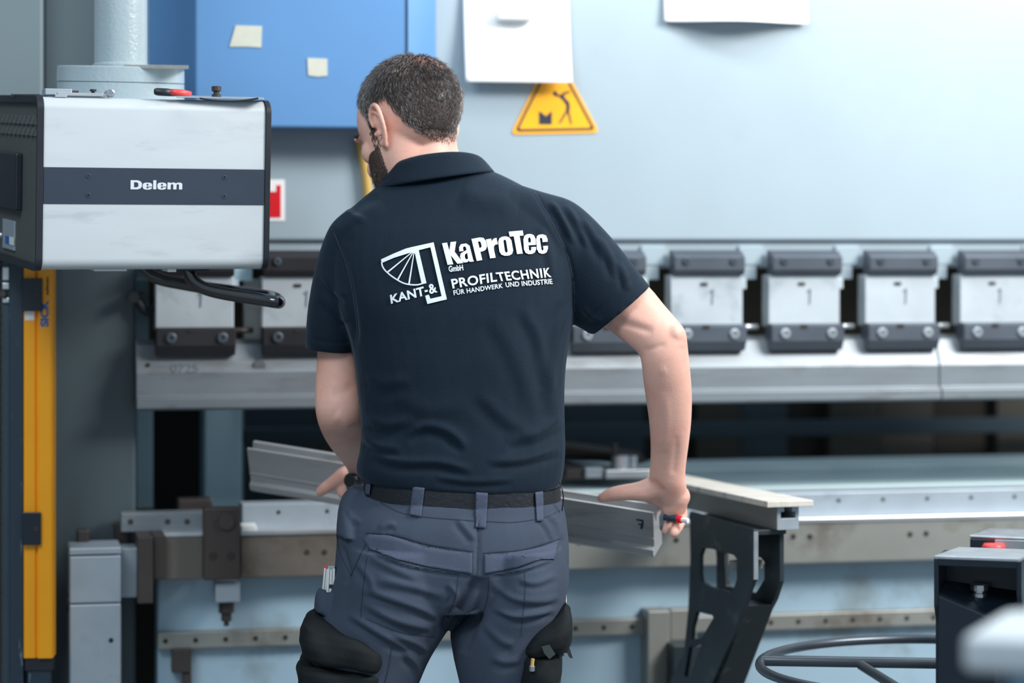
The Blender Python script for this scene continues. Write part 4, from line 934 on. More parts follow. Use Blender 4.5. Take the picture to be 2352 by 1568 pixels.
# ears
for s_ in (-1, 1):
    E = lambda y, z, o=0.0: HM @ Vector((s_*(0.070+o), y, z))
    helix = [E(0.012, 0.006, 0.006), E(0.010, 0.022, 0.010), E(-0.002, 0.034, 0.014), E(-0.017, 0.032, 0.020), E(-0.026, 0.018, 0.024), E(-0.027, 0.0, 0.024), E(-0.021, -0.016, 0.018), E(-0.010, -0.028, 0.011), E(0.000, -0.034, 0.006), E(0.006, -0.028, 0.003)]
    skin.tube(helix, [0.0040, 0.0040, 0.0042, 0.0044, 0.0046, 0.0044, 0.0044, 0.0052, 0.0058, 0.004], 10, sub=4)
    skin.tube([E(-0.004, 0.024, 0.008), E(-0.015, 0.012, 0.014), E(-0.016, -0.004, 0.014), E(-0.008, -0.016, 0.010), E(0.004, -0.014, 0.007)], 0.0036, 8, sub=4)
    # back shell of the ear
    sh = [[E(0.0, 0.026, 0.000), E(-0.014, 0.026, 0.010), E(-0.022, 0.016, 0.016), E(-0.022, 0.0, 0.016), E(-0.016, -0.014, 0.012), E(-0.004, -0.026, 0.002), E(0.004, -0.02, -0.002), E(0.006, 0.01, -0.002)],
          [E(0.002, 0.026, -0.008), E(-0.010, 0.026, 0.002), E(-0.016, 0.016, 0.007), E(-0.016, 0.0, 0.007), E(-0.010, -0.014, 0.004), E(0.002, -0.026, -0.006), E(0.008, -0.02, -0.01), E(0.010, 0.01, -0.01)]]
    skin.rings(sh)
    ball(skin, (s_*0.074, 0.013, -0.008), 0.004, 0.004, 0.006, HM)
# neck
loft(skin, [pring((1040, 250), (930, 310), 4.49, 0.05), pring((1047, 300), (905, 345), 4.48, 0.058), pring((1052, 345), (888, 380), 4.475, 0.062), pring((1075, 385), (874, 425), 4.47, 0.066), pring((1120, 430), (850, 470), 4.46, 0.07)], 3)
# trunk and thighs inside the clothes
loft(skin, [hring(900, 1110, 440, 4.45, 0.06), hring(820, 1250, 500, 4.43, 0.08), hring(800, 1290, 600, 4.40, 0.095), hring(840, 1280, 760, 4.37, 0.09), hring(855, 1265, 950, 4.345, 0.08), hring(860, 1255, 1130, 4.32, 0.085), hring(810, 1275, 1280, 4.30, 0.10), hring(800, 1270, 1360, 4.30, 0.09)], 2)
loft(skin, [pring((790, 1330), (1010, 1340), 4.30, 0.07), pring((750, 1500), (960, 1500), 4.29, 0.07), pring((720, 1860), (860, 1860), 4.28, 0.05), pring((720, 2420), (800, 2420), 4.30, 0.035)], 2)
loft(skin, [pring((1060, 1340), (1275, 1330), 4.30, 0.07), pring((1070, 1500), (1270, 1500), 4.29, 0.07), pring((1115, 1860), (1255, 1860), 4.28, 0.05), pring((1135, 2420), (1215, 2420), 4.30, 0.035)], 2)
# right arm (outer edge, inner edge)
ra = [((1320, 505), (1220, 640), 4.42, 0.050), ((1390, 570), (1300, 680), 4.41, 0.048), ((1452, 628), (1355, 738), 4.395, 0.045), ((1492, 660), (1390, 752), 4.385, 0.043), ((1523, 697), (1420, 774), 4.375, 0.041),
      ((1553, 732), (1448, 796), 4.365, 0.038), ((1574, 760), (1468, 815), 4.36, 0.036), ((1580, 800), (1474, 838), 4.36, 0.037), ((1585, 850), (1477, 868), 4.37, 0.039), ((1589, 905), (1483, 912), 4.385, 0.038), ((1588, 960), (1490, 960), 4.40, 0.035),
      ((1583, 1010), (1494, 1010), 4.415, 0.031), ((1577, 1055), (1494, 1052), 4.43, 0.027), ((1574, 1090), (1492, 1085), 4.44, 0.025), ((1577, 1118), (1493, 1112), 4.45, 0.026), ((1578, 1145), (1505, 1142), 4.465, 0.026), ((1574, 1170), (1524, 1166), 4.475, 0.022), ((1566, 1182), (1538, 1178), 4.48, 0.014)]
loft(skin, [pring(a, b, Y, d) for a, b, Y, d in ra], 3)
skin.tube([W(1548, 768, 4.345), W(1552, 778, 4.35)], 0.019, 12)     # elbow point
th_ = [(1532, 1115, 4.455, 0.023), (1505, 1119, 4.455, 0.0215), (1478, 1127, 4.455, 0.0188), (1452, 1129, 4.455, 0.0155), (1428, 1131, 4.456, 0.0140), (1404, 1135, 4.458, 0.0122), (1383, 1143, 4.460, 0.0088)]
skin.tube([W(1498, 1128, 4.47), W(1525, 1142, 4.475), W(1552, 1158, 4.475)], 0.021, 14)
skin.tube([W(a, b, c) for a, b, c, d in th_], [t[3] for t in th_], 14, sub=3)
skin.tube([W(1560, 1140, 4.46), W(1545, 1165, 4.47)], 0.020, 14)
# fingers: ring and little finger curl below the end of the tool, index and middle go over its far side
for L in ([(1564, 1160, 4.490, 0.0105), (1566, 1188, 4.485, 0.0098), (1558, 1208, 4.465, 0.0094), (1550, 1220, 4.452, 0.0090), (1547, 1224, 4.450, 0.0082)],
          [(1545, 1160, 4.495, 0.0100), (1546, 1185, 4.495, 0.0090), (1536, 1203, 4.478, 0.0086), (1531, 1215, 4.470, 0.0080), (1529, 1219, 4.470, 0.0072)],
          [(1528, 1150, 4.52, 0.0098), (1520, 1150, 4.56, 0.0092), (1510, 1168, 4.585, 0.0085), (1500, 1195, 4.585, 0.0078)],
          [(1512, 1140, 4.52, 0.0098), (1492, 1138, 4.565, 0.0090), (1482, 1155, 4.59, 0.0084), (1474, 1180, 4.59, 0.0076)]):
    skin.tube([W(a, b, c) for a, b, c, d in L], [t[3] for t in L], 12, sub=4)
# left arm
la = [((755, 560), (860, 600), 4.44, 0.050), ((735, 700), (825, 710), 4.425, 0.046), ((730, 790), (822, 790), 4.415, 0.043), ((727, 840), (826, 838), 4.41, 0.041), ((724, 890), (830, 888), 4.40, 0.038), ((724, 935), (834, 935), 4.39, 0.036), ((731, 972), (838, 970), 4.40, 0.036),
      ((745, 1005), (842, 992), 4.43, 0.036), ((764, 1034), (848, 1018), 4.47, 0.036), ((782, 1056), (852, 1040), 4.52, 0.033), ((795, 1074), (850, 1058), 4.57, 0.029), ((800, 1088), (845, 1074), 4.61, 0.024), ((798, 1096), (842, 1092), 4.64, 0.023), ((790, 1110), (835, 1118), 4.655, 0.022), ((786, 1130), (828, 1140), 4.665, 0.020), ((788, 1150), (820, 1152), 4.675, 0.015)]
loft(skin, [pring(a, b, Y, d) for a, b, Y, d in la], 3)
lt = [(810, 1092, 4.645, 0.0170), (794, 1090, 4.645, 0.0165), (778, 1100, 4.65, 0.0140), (762, 1111, 4.66, 0.0124), (748, 1120, 4.665, 0.0112), (737, 1128, 4.672, 0.0098)]
skin.tube([W(a, b, c) for a, b, c, d in lt], [t[3] for t in lt], 14, sub=3)
skin.tube([W(800, 1100, 4.65), W(793, 1128, 4.655)], 0.016, 12)
for i in range(4):
    x_ = 797+i*15
    L = [(x_, 1138, 4.672, 0.0095), (x_, 1166, 4.685, 0.0090), (x_-3, 1180, 4.715, 0.0085), (x_-5, 1172, 4.755, 0.0080), (x_-5, 1152, 4.775, 0.0074)]
    skin.tube([W(a, b, c) for a, b, c, d in L], [t[3] for t in L], 12, sub=4)
me = remesh(skin, 0.0026, 5)
fold(me, [([(1408, 738), (1450, 748), (1500, 762)], 0.003, 9, 'v'), ([(1430, 716), (1480, 740), (1515, 745)], 0.0012, 16, 'r'), ([(1478, 806), (1500, 800), (1530, 790)], 0.0015, 7, 'v'),
          ([(1498, 1100), (1515, 1118), (1528, 1132)], 0.002, 6, 'v'), ([(1532, 850), (1512, 853)], 0.0009, 10, 'r'), ([(1540, 756), (1560, 775), (1565, 800)], 0.0012, 14, 'r'),
          ([(770, 950), (790, 965), (800, 985)], 0.003, 14, 'r'), ([(760, 905), (790, 900), (815, 880)], 0.0015, 12, 'v'), ([(1525, 900), (1530, 970), (1520, 1040)], 0.002, 12, 'r'),
          ([(1555, 1000), (1550, 1060), (1545, 1090)], 0.0015, 8, 'v')])
skin_bvh = bvh_of(me)
HMi = HM.inverted()
hco = [(HMi @ v.co) for v in me.vertices]; hno = [v.normal.copy() for v in me.vertices]
R3 = HM.to_3x3(); R3i = R3.inverted()
body_me = me
body = put(me, 'body', MAN, m_skin, smooth=True)
for s_ in (-1, 1):
    mb = MB(); ball(mb, (s_*0.031, 0.0755, -0.004), 0.0125, 0.0122, 0.0105, HM); mb.put('eye', m_white, MAN, smooth=True)
    mb = MB(); mb.tube([HM @ Vector((s_*a_, b_, c_)) for a_, b_, c_ in ((0.014, 0.098, 0.026), (0.032, 0.094, 0.028), (0.048, 0.082, 0.024))], 0.0035, 8, sub=4); mb.put('eyebrow', m_beard, MAN, smooth=True)

# ---- hair and beard
def hairmask(p):
    """0..1 density; p in head coordinates"""
    x, y, z = p; ax = abs(x)
    if z < -0.092 or y > 0.070: return 0
    # hairline running from the temple, round the ear, down to the nape
    if y > 0.026: low = 0.034+(y-0.026)*2.0
    elif y > 0.012: low = -0.006
    elif y > -0.030: low = 0.042
    elif y > -0.055: low = 0.042-(-0.030-y)*3.9
    else: low = -0.055-(-0.055-y)*0.5
    if ax > 0.0765 and -0.034 < y < 0.020 and z < 0.040: return 0
    d = (z-low)/(0.034 if y < -0.03 else 0.016)
    if d < 0: return 0
    den = min(1.0, d)
    # thin crown and receding temples
    crown = math.exp(-(((x-0.022)/0.052)**2+((y+0.062)/0.056)**2)**1.5) if z > 0.04 else 0
    den *= 1-0.78*crown
    if y > 0.02 and z > 0.07: den *= max(0.15, 1-(y-0.02)/0.045)
    return den
def beardmask(p):
    x, y, z = p; ax = abs(x)
    if ax > 0.0745 and y < 0.022: return 0
    if z > 0.006 or z < -0.125 or y < 0.010: return 0
    if z > -0.03: return 0.75 if (y > 0.012 and y < 0.030 and ax > 0.05) else 0
    if y < 0.018-(z+0.03)*0.10: return 0
    if y > 0.080 and z > -0.045: return 0
    top = -0.030-max(0, y-0.045)*0.9
    return 1.0 if z < top else 0
polys = body_me.polygons
def strands(mask, n, length, width, flow, spread, name, mats, cap_off, cap_thr, seed):
    rnd = random.Random(seed)
    fa = []; wts = []
    for p in polys:
        idx = p.vertices; c = (hco[idx[0]]+hco[idx[1]]+hco[idx[2]])/3
        if c.length > 0.16: continue
        m_ = mask(c)
        if m_ > 0: fa.append((tuple(idx), c, m_)); wts.append(m_)
    V_, F_, MI = [], [], []
    for (idx, c, m_) in rnd.choices(fa, weights=wts, k=n):
        a, b = rnd.random(), rnd.random()
        if a+b > 1: a, b = 1-a, 1-b
        p = hco[idx[0]]*(1-a-b)+hco[idx[1]]*a+hco[idx[2]]*b
        nr = (R3i @ hno[idx[0]]).normalized()
        f = Vector(flow(p)); f = (f-nr*f.dot(nr)); f = f.normalized() if f.length > 1e-4 else nr.orthogonal()
        f = (f+Vector((rnd.gauss(0, spread), rnd.gauss(0, spread), rnd.gauss(0, spread)))).normalized()
        L = length(p)*rnd.uniform(0.7, 1.2); lift = rnd.uniform(0.12, 0.42)
        side_ = nr.cross(f).normalized(); wd = width*rnd.uniform(0.7, 1.3)
        q1 = p+f*L*0.5+nr*L*lift*0.7; q2 = p+f*L+nr*L*lift*0.75
        n0 = len(V_)
        V_ += [HM @ (p-side_*wd), HM @ (p+side_*wd), HM @ (q1+side_*wd*0.8), HM @ (q1-side_*wd*0.8), HM @ (q2), HM @ (q1+nr*wd)]
        F_ += [(n0, n0+1, n0+2, n0+3), (n0+3, n0+2, n0+4), (n0+3, n0+5, n0+4), (n0+2, n0+4, n0+5)]
        mi = 1 if (len(mats) > 1 and rnd.random() < 0.2) else 0
        MI += [mi]*4
    me_ = bpy.data.meshes.new(name); me_.from_pydata([tuple(v) for v in V_], [], F_); me_.update()
    o = put(me_, name, MAN, None, kind='stuff')
    for m_ in mats: me_.materials.append(m_)
    me_.polygons.foreach_set('material_index', MI)
    # close under-layer following the scalp
    vs = {}; VV = []; FF = []
    for (idx, c, m_) in fa:
        if m_ < cap_thr: continue
        f = []
        for i in idx:
            if i not in vs:
                vs[i] = len(VV); nn = (R3i @ hno[i]).normalized(); nz = noise.noise(hco[i]*260)
                VV.append(HM @ (hco[i]+nn*(cap_off*max(0, mask(hco[i])-0.75)*4+0.0001+0.0006*nz*min(1, mask(hco[i])))))
            f.append(vs[i])
        FF.append(f)
    me_ = bpy.data.meshes.new(name); me_.from_pydata([tuple(v) for v in VV], [], FF); me_.update()
    put(me_, name+'_underlayer', o, mats[0], smooth=True)
    return o
def hflow(p):      # outwards from the whorl on the crown, then down
    k = min(1.0, max(0.0, (0.085-p.z)/0.05)); d = p-Vector((0.012, -0.055, 0.108)); d.normalize()
    return d*(1-k)+Vector((0, -0.2, -1))*k
hair = strands(hairmask, 19000, lambda p: (0.016 if p.z > 0.05 else max(0.0035, 0.010+p.z*0.13)), 0.00050, hflow, 0.16, 'hair', [m_hair, m_hairg], 0.0022, 0.86, 1)
beard = strands(beardmask, 6500, lambda p: 0.012 if p.z < -0.05 else 0.006, 0.0005, lambda p: (0, 0.1, -1), 0.25, 'beard', [m_beard, m_hair], 0.003, 0.9, 2)

# ---- polo shirt
sh = MB()
loft(sh, [hring(925, 1080, 372, 4.465, 0.055), hring(880, 1118, 402, 4.46, 0.072, tx=0.010), hring(852, 1172, 425, 4.455, 0.086, tx=0.010), hring(815, 1240, 458, 4.45, 0.100, 2.3, tx=0.008),
          hring(776, 1300, 500, 4.44, 0.112, 2.4, tx=0.004), hring(760, 1322, 545, 4.425, 0.120, 2.4), hring(758, 1328, 610, 4.405, 0.126, 2.4), hring(772, 1322, 690, 4.385, 0.126, 2.4), hring(798, 1312, 760, 4.37, 0.122, 2.4),
          hring(813, 1301, 830, 4.355, 0.117, 2.4), hring(822, 1297, 900, 4.345, 0.113, 2.35), hring(829, 1297, 975, 4.335, 0.111, 2.3), hring(825, 1298, 1035, 4.325, 0.114, 2.3), hring(818, 1294, 1075, 4.32, 0.118, 2.3, tx=-0.006, sag=0.006),
          hring(821, 1287, 1098, 4.32, 0.119, 2.3, tx=-0.008, sag=0.012), hring(832, 1281, 1102, 4.32, 0.113, 2.3, tx=-0.008, sag=0.012)], 3)
loft(sh, [pring((1180, 420), (1150, 640), 4.43, 0.085), pring((1250, 440), (1200, 680), 4.425, 0.085), pring((1308, 458), (1252, 708), 4.42, 0.080), pring((1352, 490), (1288, 728), 4.415, 0.074), pring((1400, 541), (1312, 742), 4.40, 0.068),
          pring((1448, 600), (1336, 754), 4.39, 0.062), pring((1478, 640), (1352, 764), 4.385, 0.058), pring((1492, 657), (1362, 768), 4.38, 0.056)], 4)
loft(sh, [pring((800, 478), (930, 560), 4.43, 0.085), pring((762, 512), (900, 620), 4.43, 0.082), pring((740, 560), (870, 670), 4.425, 0.076), pring((722, 625), (842, 715), 4.42, 0.070), pring((709, 700), (826, 760), 4.415, 0.064),
          pring((703, 760), (818, 792), 4.41, 0.060), pring((701, 796), (816, 808), 4.41, 0.058), pring((704, 802), (813, 812), 4.41, 0.054)], 4)
me = remesh(sh, 0.0031, 7)
shirt_folds = [
    ([(1222, 432), (1262, 500), (1300, 575), (1318, 650), (1318, 722)], 0.0035, 5, 'v'),
    ([(1262, 462), (1290, 500), (1318, 560)], 0.0050, 8, 's'), ([(1298, 470), (1330, 520), (1352, 570)], 0.0043, 8, 's'), ([(1335, 500), (1365, 545), (1392, 600)], 0.0043, 9, 's'),
    ([(1375, 545), (1400, 590), (1418, 640)], 0.0043, 9, 's'), ([(1418, 600), (1436, 640), (1440, 668)], 0.0036, 8, 's'), ([(1240, 520), (1262, 580), (1272, 650)], 0.0029, 10, 's'),
    ([(1462, 628), (1400, 690), (1336, 745)], 0.0016, 3.5, 'v'),
    ([(702, 776), (755, 786), (812, 786)], 0.0014, 3.5, 'v'),
    ([(1060, 440), (1110, 460), (1190, 470)], 0.006, 26, 'r'), ([(880, 470), (830, 500), (790, 540)], 0.0029, 17, 's'),
    ([(775, 560), (800, 640), (815, 740), (812, 800)], 0.006, 9, 'v'), ([(745, 680), (775, 720), (800, 740)], 0.0043, 10, 's'), ([(735, 620), (770, 665), (800, 680)], 0.0036, 10, 's'),
    ([(1308, 700), (1285, 760), (1270, 840), (1262, 900)], 0.0036, 12, 's'), ([(1200, 700), (1240, 780), (1262, 880), (1280, 980)], 0.0036, 15, 's'), ([(1130, 720), (1190, 830), (1230, 950)], 0.0022, 20, 's'),
    ([(1160, 1010), (1220, 1000), (1290, 960)], 0.0043, 14, 's'), ([(1120, 1060), (1200, 1055), (1285, 1030)], 0.0043, 10, 's'),
    ([(930, 1000), (975, 978), (1030, 990), (1075, 1030)], 0.0058, 11, 's'), ([(840, 960), (890, 975), (950, 960)], 0.0043, 14, 's'), ([(850, 1040), (920, 1060), (1010, 1062), (1085, 1080)], 0.0050, 10, 's'),
    ([(830, 1000), (870, 1025), (920, 1030)], 0.0043, 10, 's'), ([(1000, 1095), (1090, 1105), (1180, 1100)], 0.0029, 8, 's'), ([(840, 860), (880, 880), (940, 870)], 0.0029, 15, 's'),
    ([(1335, 700), (1360, 730), (1385, 735)], 0.0029, 8, 's'), ([(900, 900), (980, 940), (1080, 930)], 0.0022, 22, 's'), ([(1100, 900), (1160, 960), (1240, 1010)], 0.0029, 17, 's')]
fold(me, shirt_folds); noise_disp(me, 0.0022, 9.0)
shirt_bvh = bvh_of(me)
SHIRT = put(me, 'polo_shirt', MAN, m_shirt, smooth=True)
# folded sleeve opening hanging under the right arm
def tri(name, pts, Ys, m, parent, th=0.002):
    mb = MB().add([W(p[0], p[1], y) for p, y in zip(pts, Ys)], [tuple(range(len(pts)))])
    o = mb.put(name, m, parent); s_ = o.modifiers.new('t', 'SOLIDIFY'); s_.thickness = th; return o
# collar
def cring(cx_, rx, y0, tl_, rise, Yc, ry, grow=0.0):
    a = W(cx_-rx, y0, Yc); b = W(cx_+rx, y0, Yc); c = (a+b)/2; r_ = (b-a).length/2+grow; k = Yc/F
    out = []
    for i in range(56):
        t = 2*math.pi*i/56; cs, sn = se(math.cos(t), 2.15), se(math.sin(t), 2.15)
        out.append(Vector((c.x+r_*cs, Yc+(ry+grow)*sn, c.z+tl_*k*cs-rise*k*sn)))
    return out
col_r = [cring(998, 100, 400, 14, 18, 4.465, 0.062), cring(998, 106, 392, 13, 26, 4.465, 0.066), cring(999, 110, 386, 13, 31, 4.465, 0.071), cring(1000, 114, 388, 14, 30, 4.462, 0.078), cring(1001, 122, 397, 16, 20, 4.46, 0.085), cring(1000, 131, 408, 19, 8, 4.458, 0.093),
         cring(1000, 135, 413, 20, 3, 4.457, 0.096), cring(1000, 132, 415, 20, 1, 4.457, 0.093), cring(1000, 120, 404, 16, 10, 4.46, 0.082)]
MB().rings(densify(col_r, 2), cap=False).put('collar', m_shirt, SHIRT, smooth=True, label='folded polo collar')
# printed lettering
def logo(name, L): return put(join_me(L), name, SHIRT, m_print, label='white print')
ZX = lambda q_: [(860+a/5.47, 510+b/5.47) for a, b in q_]
def glyphs(txt, quad, bold=0.03, off=0.0028, spacing=1.0):
    vs, fs = text_mesh(txt, bold, 5, spacing)
    return drop(quad_map(norm01(vs), ZX(quad)), fs, [shirt_bvh], off, 4.5)
gl = [('K', [(850, 275), (1027, 252), (1118, 522), (920, 545)]), ('a', [(1052, 292), (1192, 272), (1252, 502), (1088, 520)]), ('P', [(1218, 222), (1385, 190), (1450, 465), (1285, 498)]), ('r', [(1400, 228), (1530, 206), (1582, 448), (1452, 465)]),
      ('o', [(1545, 200), (1708, 182), (1750, 425), (1575, 437)]), ('T', [(1685, 130), (1858, 115), (1908, 400), (1738, 415)]), ('e', [(1862, 165), (2008, 155), (2028, 405), (1878, 414)]), ('c', [(2015, 170), (2160, 158), (2184, 400), (2038, 410)])]
def heavy(c_, q_):
    vs, fs = glyph(c_); return drop(quad_map(vs, ZX(q_)), fs, [shirt_bvh], 0.0028, 4.5)
logo('company_lettering', [heavy(c_, q_) for c_, q_ in gl])
logo('small_lettering', [glyphs('GmbH', [(928, 558), (1108, 540), (1120, 612), (940, 634)], 0.03)])
logo('trade_lettering', [glyphs('PROFIL', [(960, 722), (1528, 632), (1540, 752), (985, 842)], 0.025, spacing=1.08), glyphs('TECHNIK', [(1518, 640), (2208, 574), (2222, 695), (1556, 752)], 0.025, spacing=1.08)])
logo('slogan_lettering', [glyphs('F\u00dcR HANDWERK', [(988, 850), (1605, 762), (1612, 832), (1000, 925)], 0.02, spacing=1.05), glyphs('UND INDUSTRIE', [(1640, 763), (2222, 715), (2228, 780), (1650, 825)], 0.02, spacing=1.05)])
logo('emblem_lettering', [glyphs('KANT', [(200, 920), (618, 812), (640, 925), (215, 1030)], 0.03, spacing=1.05), glyphs('-', [(632, 862), (670, 854), (674, 878), (637, 886)], 0.0), glyphs('&', [(668, 792), (765, 770), (797, 885), (698, 912)], 0.025)])
def poly(pts, off=0.0028):
    vs, fs = curve_mesh([ZX(pts)]); return drop([(v.x, v.y) for v in vs], fs, [shirt_bvh], off, 7.0)
E_ = [poly([(90, 475), (250, 402), (400, 340), (490, 318), (745, 263), (912, 975), (668, 1033), (640, 930), (685, 915), (705, 968), (845, 935), (705, 325), (560, 362), (657, 772), (597, 787), (512, 402), (470, 388), (250, 456), (108, 518), (92, 512)])]
zs = lambda L: [(860+a/5.47, 510+b/5.47) for a, b in L]
E_.append(stroke(zs([(98, 500), (104, 552), (132, 602), (178, 648), (232, 692), (302, 737), (372, 772), (450, 790), (540, 793), (602, 778)]), 3.2, [shirt_bvh], 0.0028))
for L in ([(478, 385), (175, 632)], [(488, 388), (298, 728)], [(500, 392), (438, 782)]): E_.append(stroke(zs(L), 1.8, [shirt_bvh], 0.0028, w1=3.8))
logo('emblem', E_)
# stitched seams of the shirt
put(join_me([stroke([(1222, 432), (1262, 500), (1300, 575), (1318, 650), (1320, 715)], 1.6, [shirt_bvh], 0.0008), stroke([(768, 535), (800, 620), (820, 740), (817, 790)], 1.6, [shirt_bvh], 0.0008)]), 'armhole_seam', SHIRT, mat('navy_thread', (48, 62, 78), 0.8))

# ---- trousers
tr = MB()
loft(tr, [hring(845, 1279, 1108, 4.32, 0.106, 2.3, tx=-0.006, sag=0.008), hring(838, 1284, 1130, 4.32, 0.110, 2.3, tx=-0.006, sag=0.008), hring(812, 1290, 1150, 4.318, 0.115, 2.3), hring(790, 1297, 1172, 4.315, 0.120, 2.3), hring(779, 1303, 1205, 4.31, 0.126, 2.35),
          hring(774, 1306, 1250, 4.305, 0.130, 2.35), hring(769, 1305, 1300, 4.30, 0.131, 2.35), hring(764, 1303, 1350, 4.30, 0.126, 2.35), hring(775, 1290, 1390, 4.30, 0.110, 2.3)], 3)
loft(tr, [pring((790, 1250), (1080, 1262), 4.29, 0.120), pring((768, 1320), (1085, 1335), 4.285, 0.122), pring((752, 1380), (1066, 1398), 4.285, 0.116), pring((728, 1425), (1030, 1445), 4.285, 0.110), pring((712, 1480), (1000, 1492), 4.285, 0.104), pring((700, 1540), (972, 1545), 4.285, 0.099), pring((696, 1600), (950, 1600), 4.285, 0.095),
          pring((692, 1700), (920, 1700), 4.28, 0.088), pring((690, 1860), (895, 1860), 4.275, 0.075), pring((680, 2150), (860, 2150), 4.30, 0.068), pring((690, 2440), (840, 2440), 4.31, 0.062)], 3)
loft(tr, [pring((1110, 1260), (1295, 1250), 4.29, 0.118), pring((1100, 1335), (1302, 1320), 4.285, 0.120), pring((1072, 1398), (1300, 1385), 4.285, 0.114), pring((1036, 1445), (1297, 1440), 4.29, 0.108), pring((1040, 1495), (1294, 1490), 4.29, 0.102), pring((1050, 1545), (1291, 1540), 4.29, 0.097), pring((1060, 1600), (1288, 1600), 4.29, 0.093),
          pring((1080, 1700), (1282, 1700), 4.285, 0.085), pring((1095, 1860), (1275, 1860), 4.28, 0.074), pring((1105, 2150), (1265, 2150), 4.30, 0.068), pring((1110, 2440), (1245, 2440), 4.31, 0.062)], 3)
loft(tr, [pring((730, 1352), (782, 1364), 4.27, 0.028), pring((724, 1372), (790, 1390), 4.268, 0.034), pring((722, 1398), (800, 1418), 4.268, 0.040)], 2)
loft(tr, [pring((808, 1112), (850, 1124), 4.34, 0.045), pring((786, 1135), (850, 1150), 4.335, 0.060), pring((776, 1170), (850, 1180), 4.325, 0.080), pring((775, 1220), (850, 1230), 4.31, 0.09)], 2)
me = remesh(tr, 0.0031, 6)
tf = [([(1097, 1180), (1098, 1240), (1097, 1320)], 0.003, 5, 'v'), ([(1096, 1325), (1075, 1370), (1040, 1415), (1018, 1446)], 0.014, 13, 'v'), ([(1110, 1325), (1106, 1380), (1080, 1440), (1060, 1500)], 0.010, 16, 'v'),
      ([(840, 1228), (900, 1232), (980, 1255), (1088, 1272)], 0.0025, 4, 'v'), ([(1108, 1275), (1200, 1268), (1288, 1242)], 0.0025, 4, 'v'),
      ([(850, 1262), (930, 1295), (1010, 1310), (1085, 1320)], 0.003, 4, 's'), ([(1118, 1320), (1200, 1308), (1270, 1285)], 0.003, 4, 's'),
      ([(830, 1350), (900, 1375), (970, 1400), (1010, 1420)], 0.0042, 9, 's'), ([(835, 1385), (900, 1420), (950, 1435), (990, 1440)], 0.0048, 10, 's'), ([(860, 1330), (940, 1345), (1020, 1370)], 0.0030, 10, 's'),
      ([(800, 1410), (850, 1440), (900, 1470), (940, 1490)], 0.0048, 9, 's'), ([(900, 1455), (960, 1480), (985, 1500)], 0.0036, 8, 's'), ([(930, 1500), (960, 1530), (968, 1560)], 0.0030, 9, 's'),
      ([(1030, 1340), (1048, 1370), (1030, 1400)], 0.0036, 7, 's'), ([(1130, 1340), (1180, 1375), (1240, 1380), (1285, 1370)], 0.0036, 9, 's'), ([(1130, 1395), (1180, 1415), (1230, 1410), (1270, 1398)], 0.0048, 8, 's'),
      ([(1190, 1330), (1230, 1338), (1280, 1320)], 0.0024, 8, 's'), ([(1110, 1430), (1150, 1470), (1180, 1480)], 0.0030, 10, 's'), ([(1130, 1510), (1160, 1520), (1195, 1515)], 0.0030, 9, 's'),
      ([(1240, 1190), (1260, 1215), (1272, 1245)], 0.0024, 6, 's'), ([(1262, 1180), (1282, 1205), (1290, 1240)], 0.0030, 7, 's'), ([(1050, 1190), (1075, 1220), (1092, 1240)], 0.003, 8, 's'),
      ([(870, 1215), (890, 1205), (910, 1205)], 0.003, 7, 's'), ([(800, 1165), (812, 1190), (830, 1200)], 0.0024, 7, 's'), ([(786, 1250), (795, 1280), (802, 1320), (790, 1340)], 0.004, 6, 'v'),
      ([(850, 1280), (900, 1305), (960, 1330)], 0.0024, 8, 's'), ([(820, 1290), (850, 1330), (860, 1360)], 0.003, 9, 's'), ([(1010, 1440), (1000, 1465), (985, 1490)], 0.0024, 7, 's')]
fold(me, tf); noise_disp(me, 0.0030, 14.0, 5)
tr_bvh = bvh_of(me)
TRS = put(me, 'work_trousers', MAN, m_trs, smooth=True)
def thick(o, th=0.0015):
    s_ = o.modifiers.new('t', 'SOLIDIFY'); s_.thickness = th; s_.offset = 1; return o
def cloth_patch(name, pts, m, off, parent, trees, label=None, ml=8.0):
    vs, fs = curve_mesh([pts]); return thick(put(drop([(v.x, v.y) for v in vs], fs, trees, off, ml), name, parent, m, smooth=True, label=label))
cloth_patch('pocket_welt', [(836, 1238), (850, 1227), (900, 1232), (960, 1248), (1020, 1262), (1084, 1270), (1084, 1318), (1040, 1312), (980, 1302), (910, 1285), (850, 1262)], m_trs2, 0.0012, TRS, [tr_bvh], 'lighter pocket welt')
cloth_patch('pocket_welt', [(1112, 1272), (1180, 1267), (1240, 1256), (1282, 1240), (1272, 1284), (1240, 1284), (1190, 1303), (1150, 1312), (1112, 1318)], m_trs2, 0.0012, TRS, [tr_bvh], 'lighter pocket welt')
S_ = [[(846, 1134), (900, 1168), (960, 1185), (1090, 1196)], [(1116, 1197), (1180, 1199), (1250, 1188), (1285, 1172)], [(1098, 1200), (1099, 1250), (1097, 1320)], [(846, 1258), (840, 1300), (834, 1350), (828, 1420)], [(1052, 1322), (1048, 1360), (1030, 1420)],
      [(1122, 1322), (1120, 1370), (1105, 1420)], [(1205, 1310), (1206, 1360), (1200, 1420), (1196, 1462)], [(773, 1225), (782, 1270), (806, 1322)], [(806, 1322), (830, 1270), (846, 1240)], [(840, 1420), (920, 1452), (1000, 1462)], [(900, 1485), (893, 1530), (884, 1568)], [(838, 1224), (900, 1228), (980, 1250), (1088, 1266)], [(1108, 1270), (1200, 1262), (1288, 1236)]]
put(join_me([stroke(L, 1.7, [tr_bvh], 0.0009) for L in S_]), 'stitched_seam', TRS, m_seam)
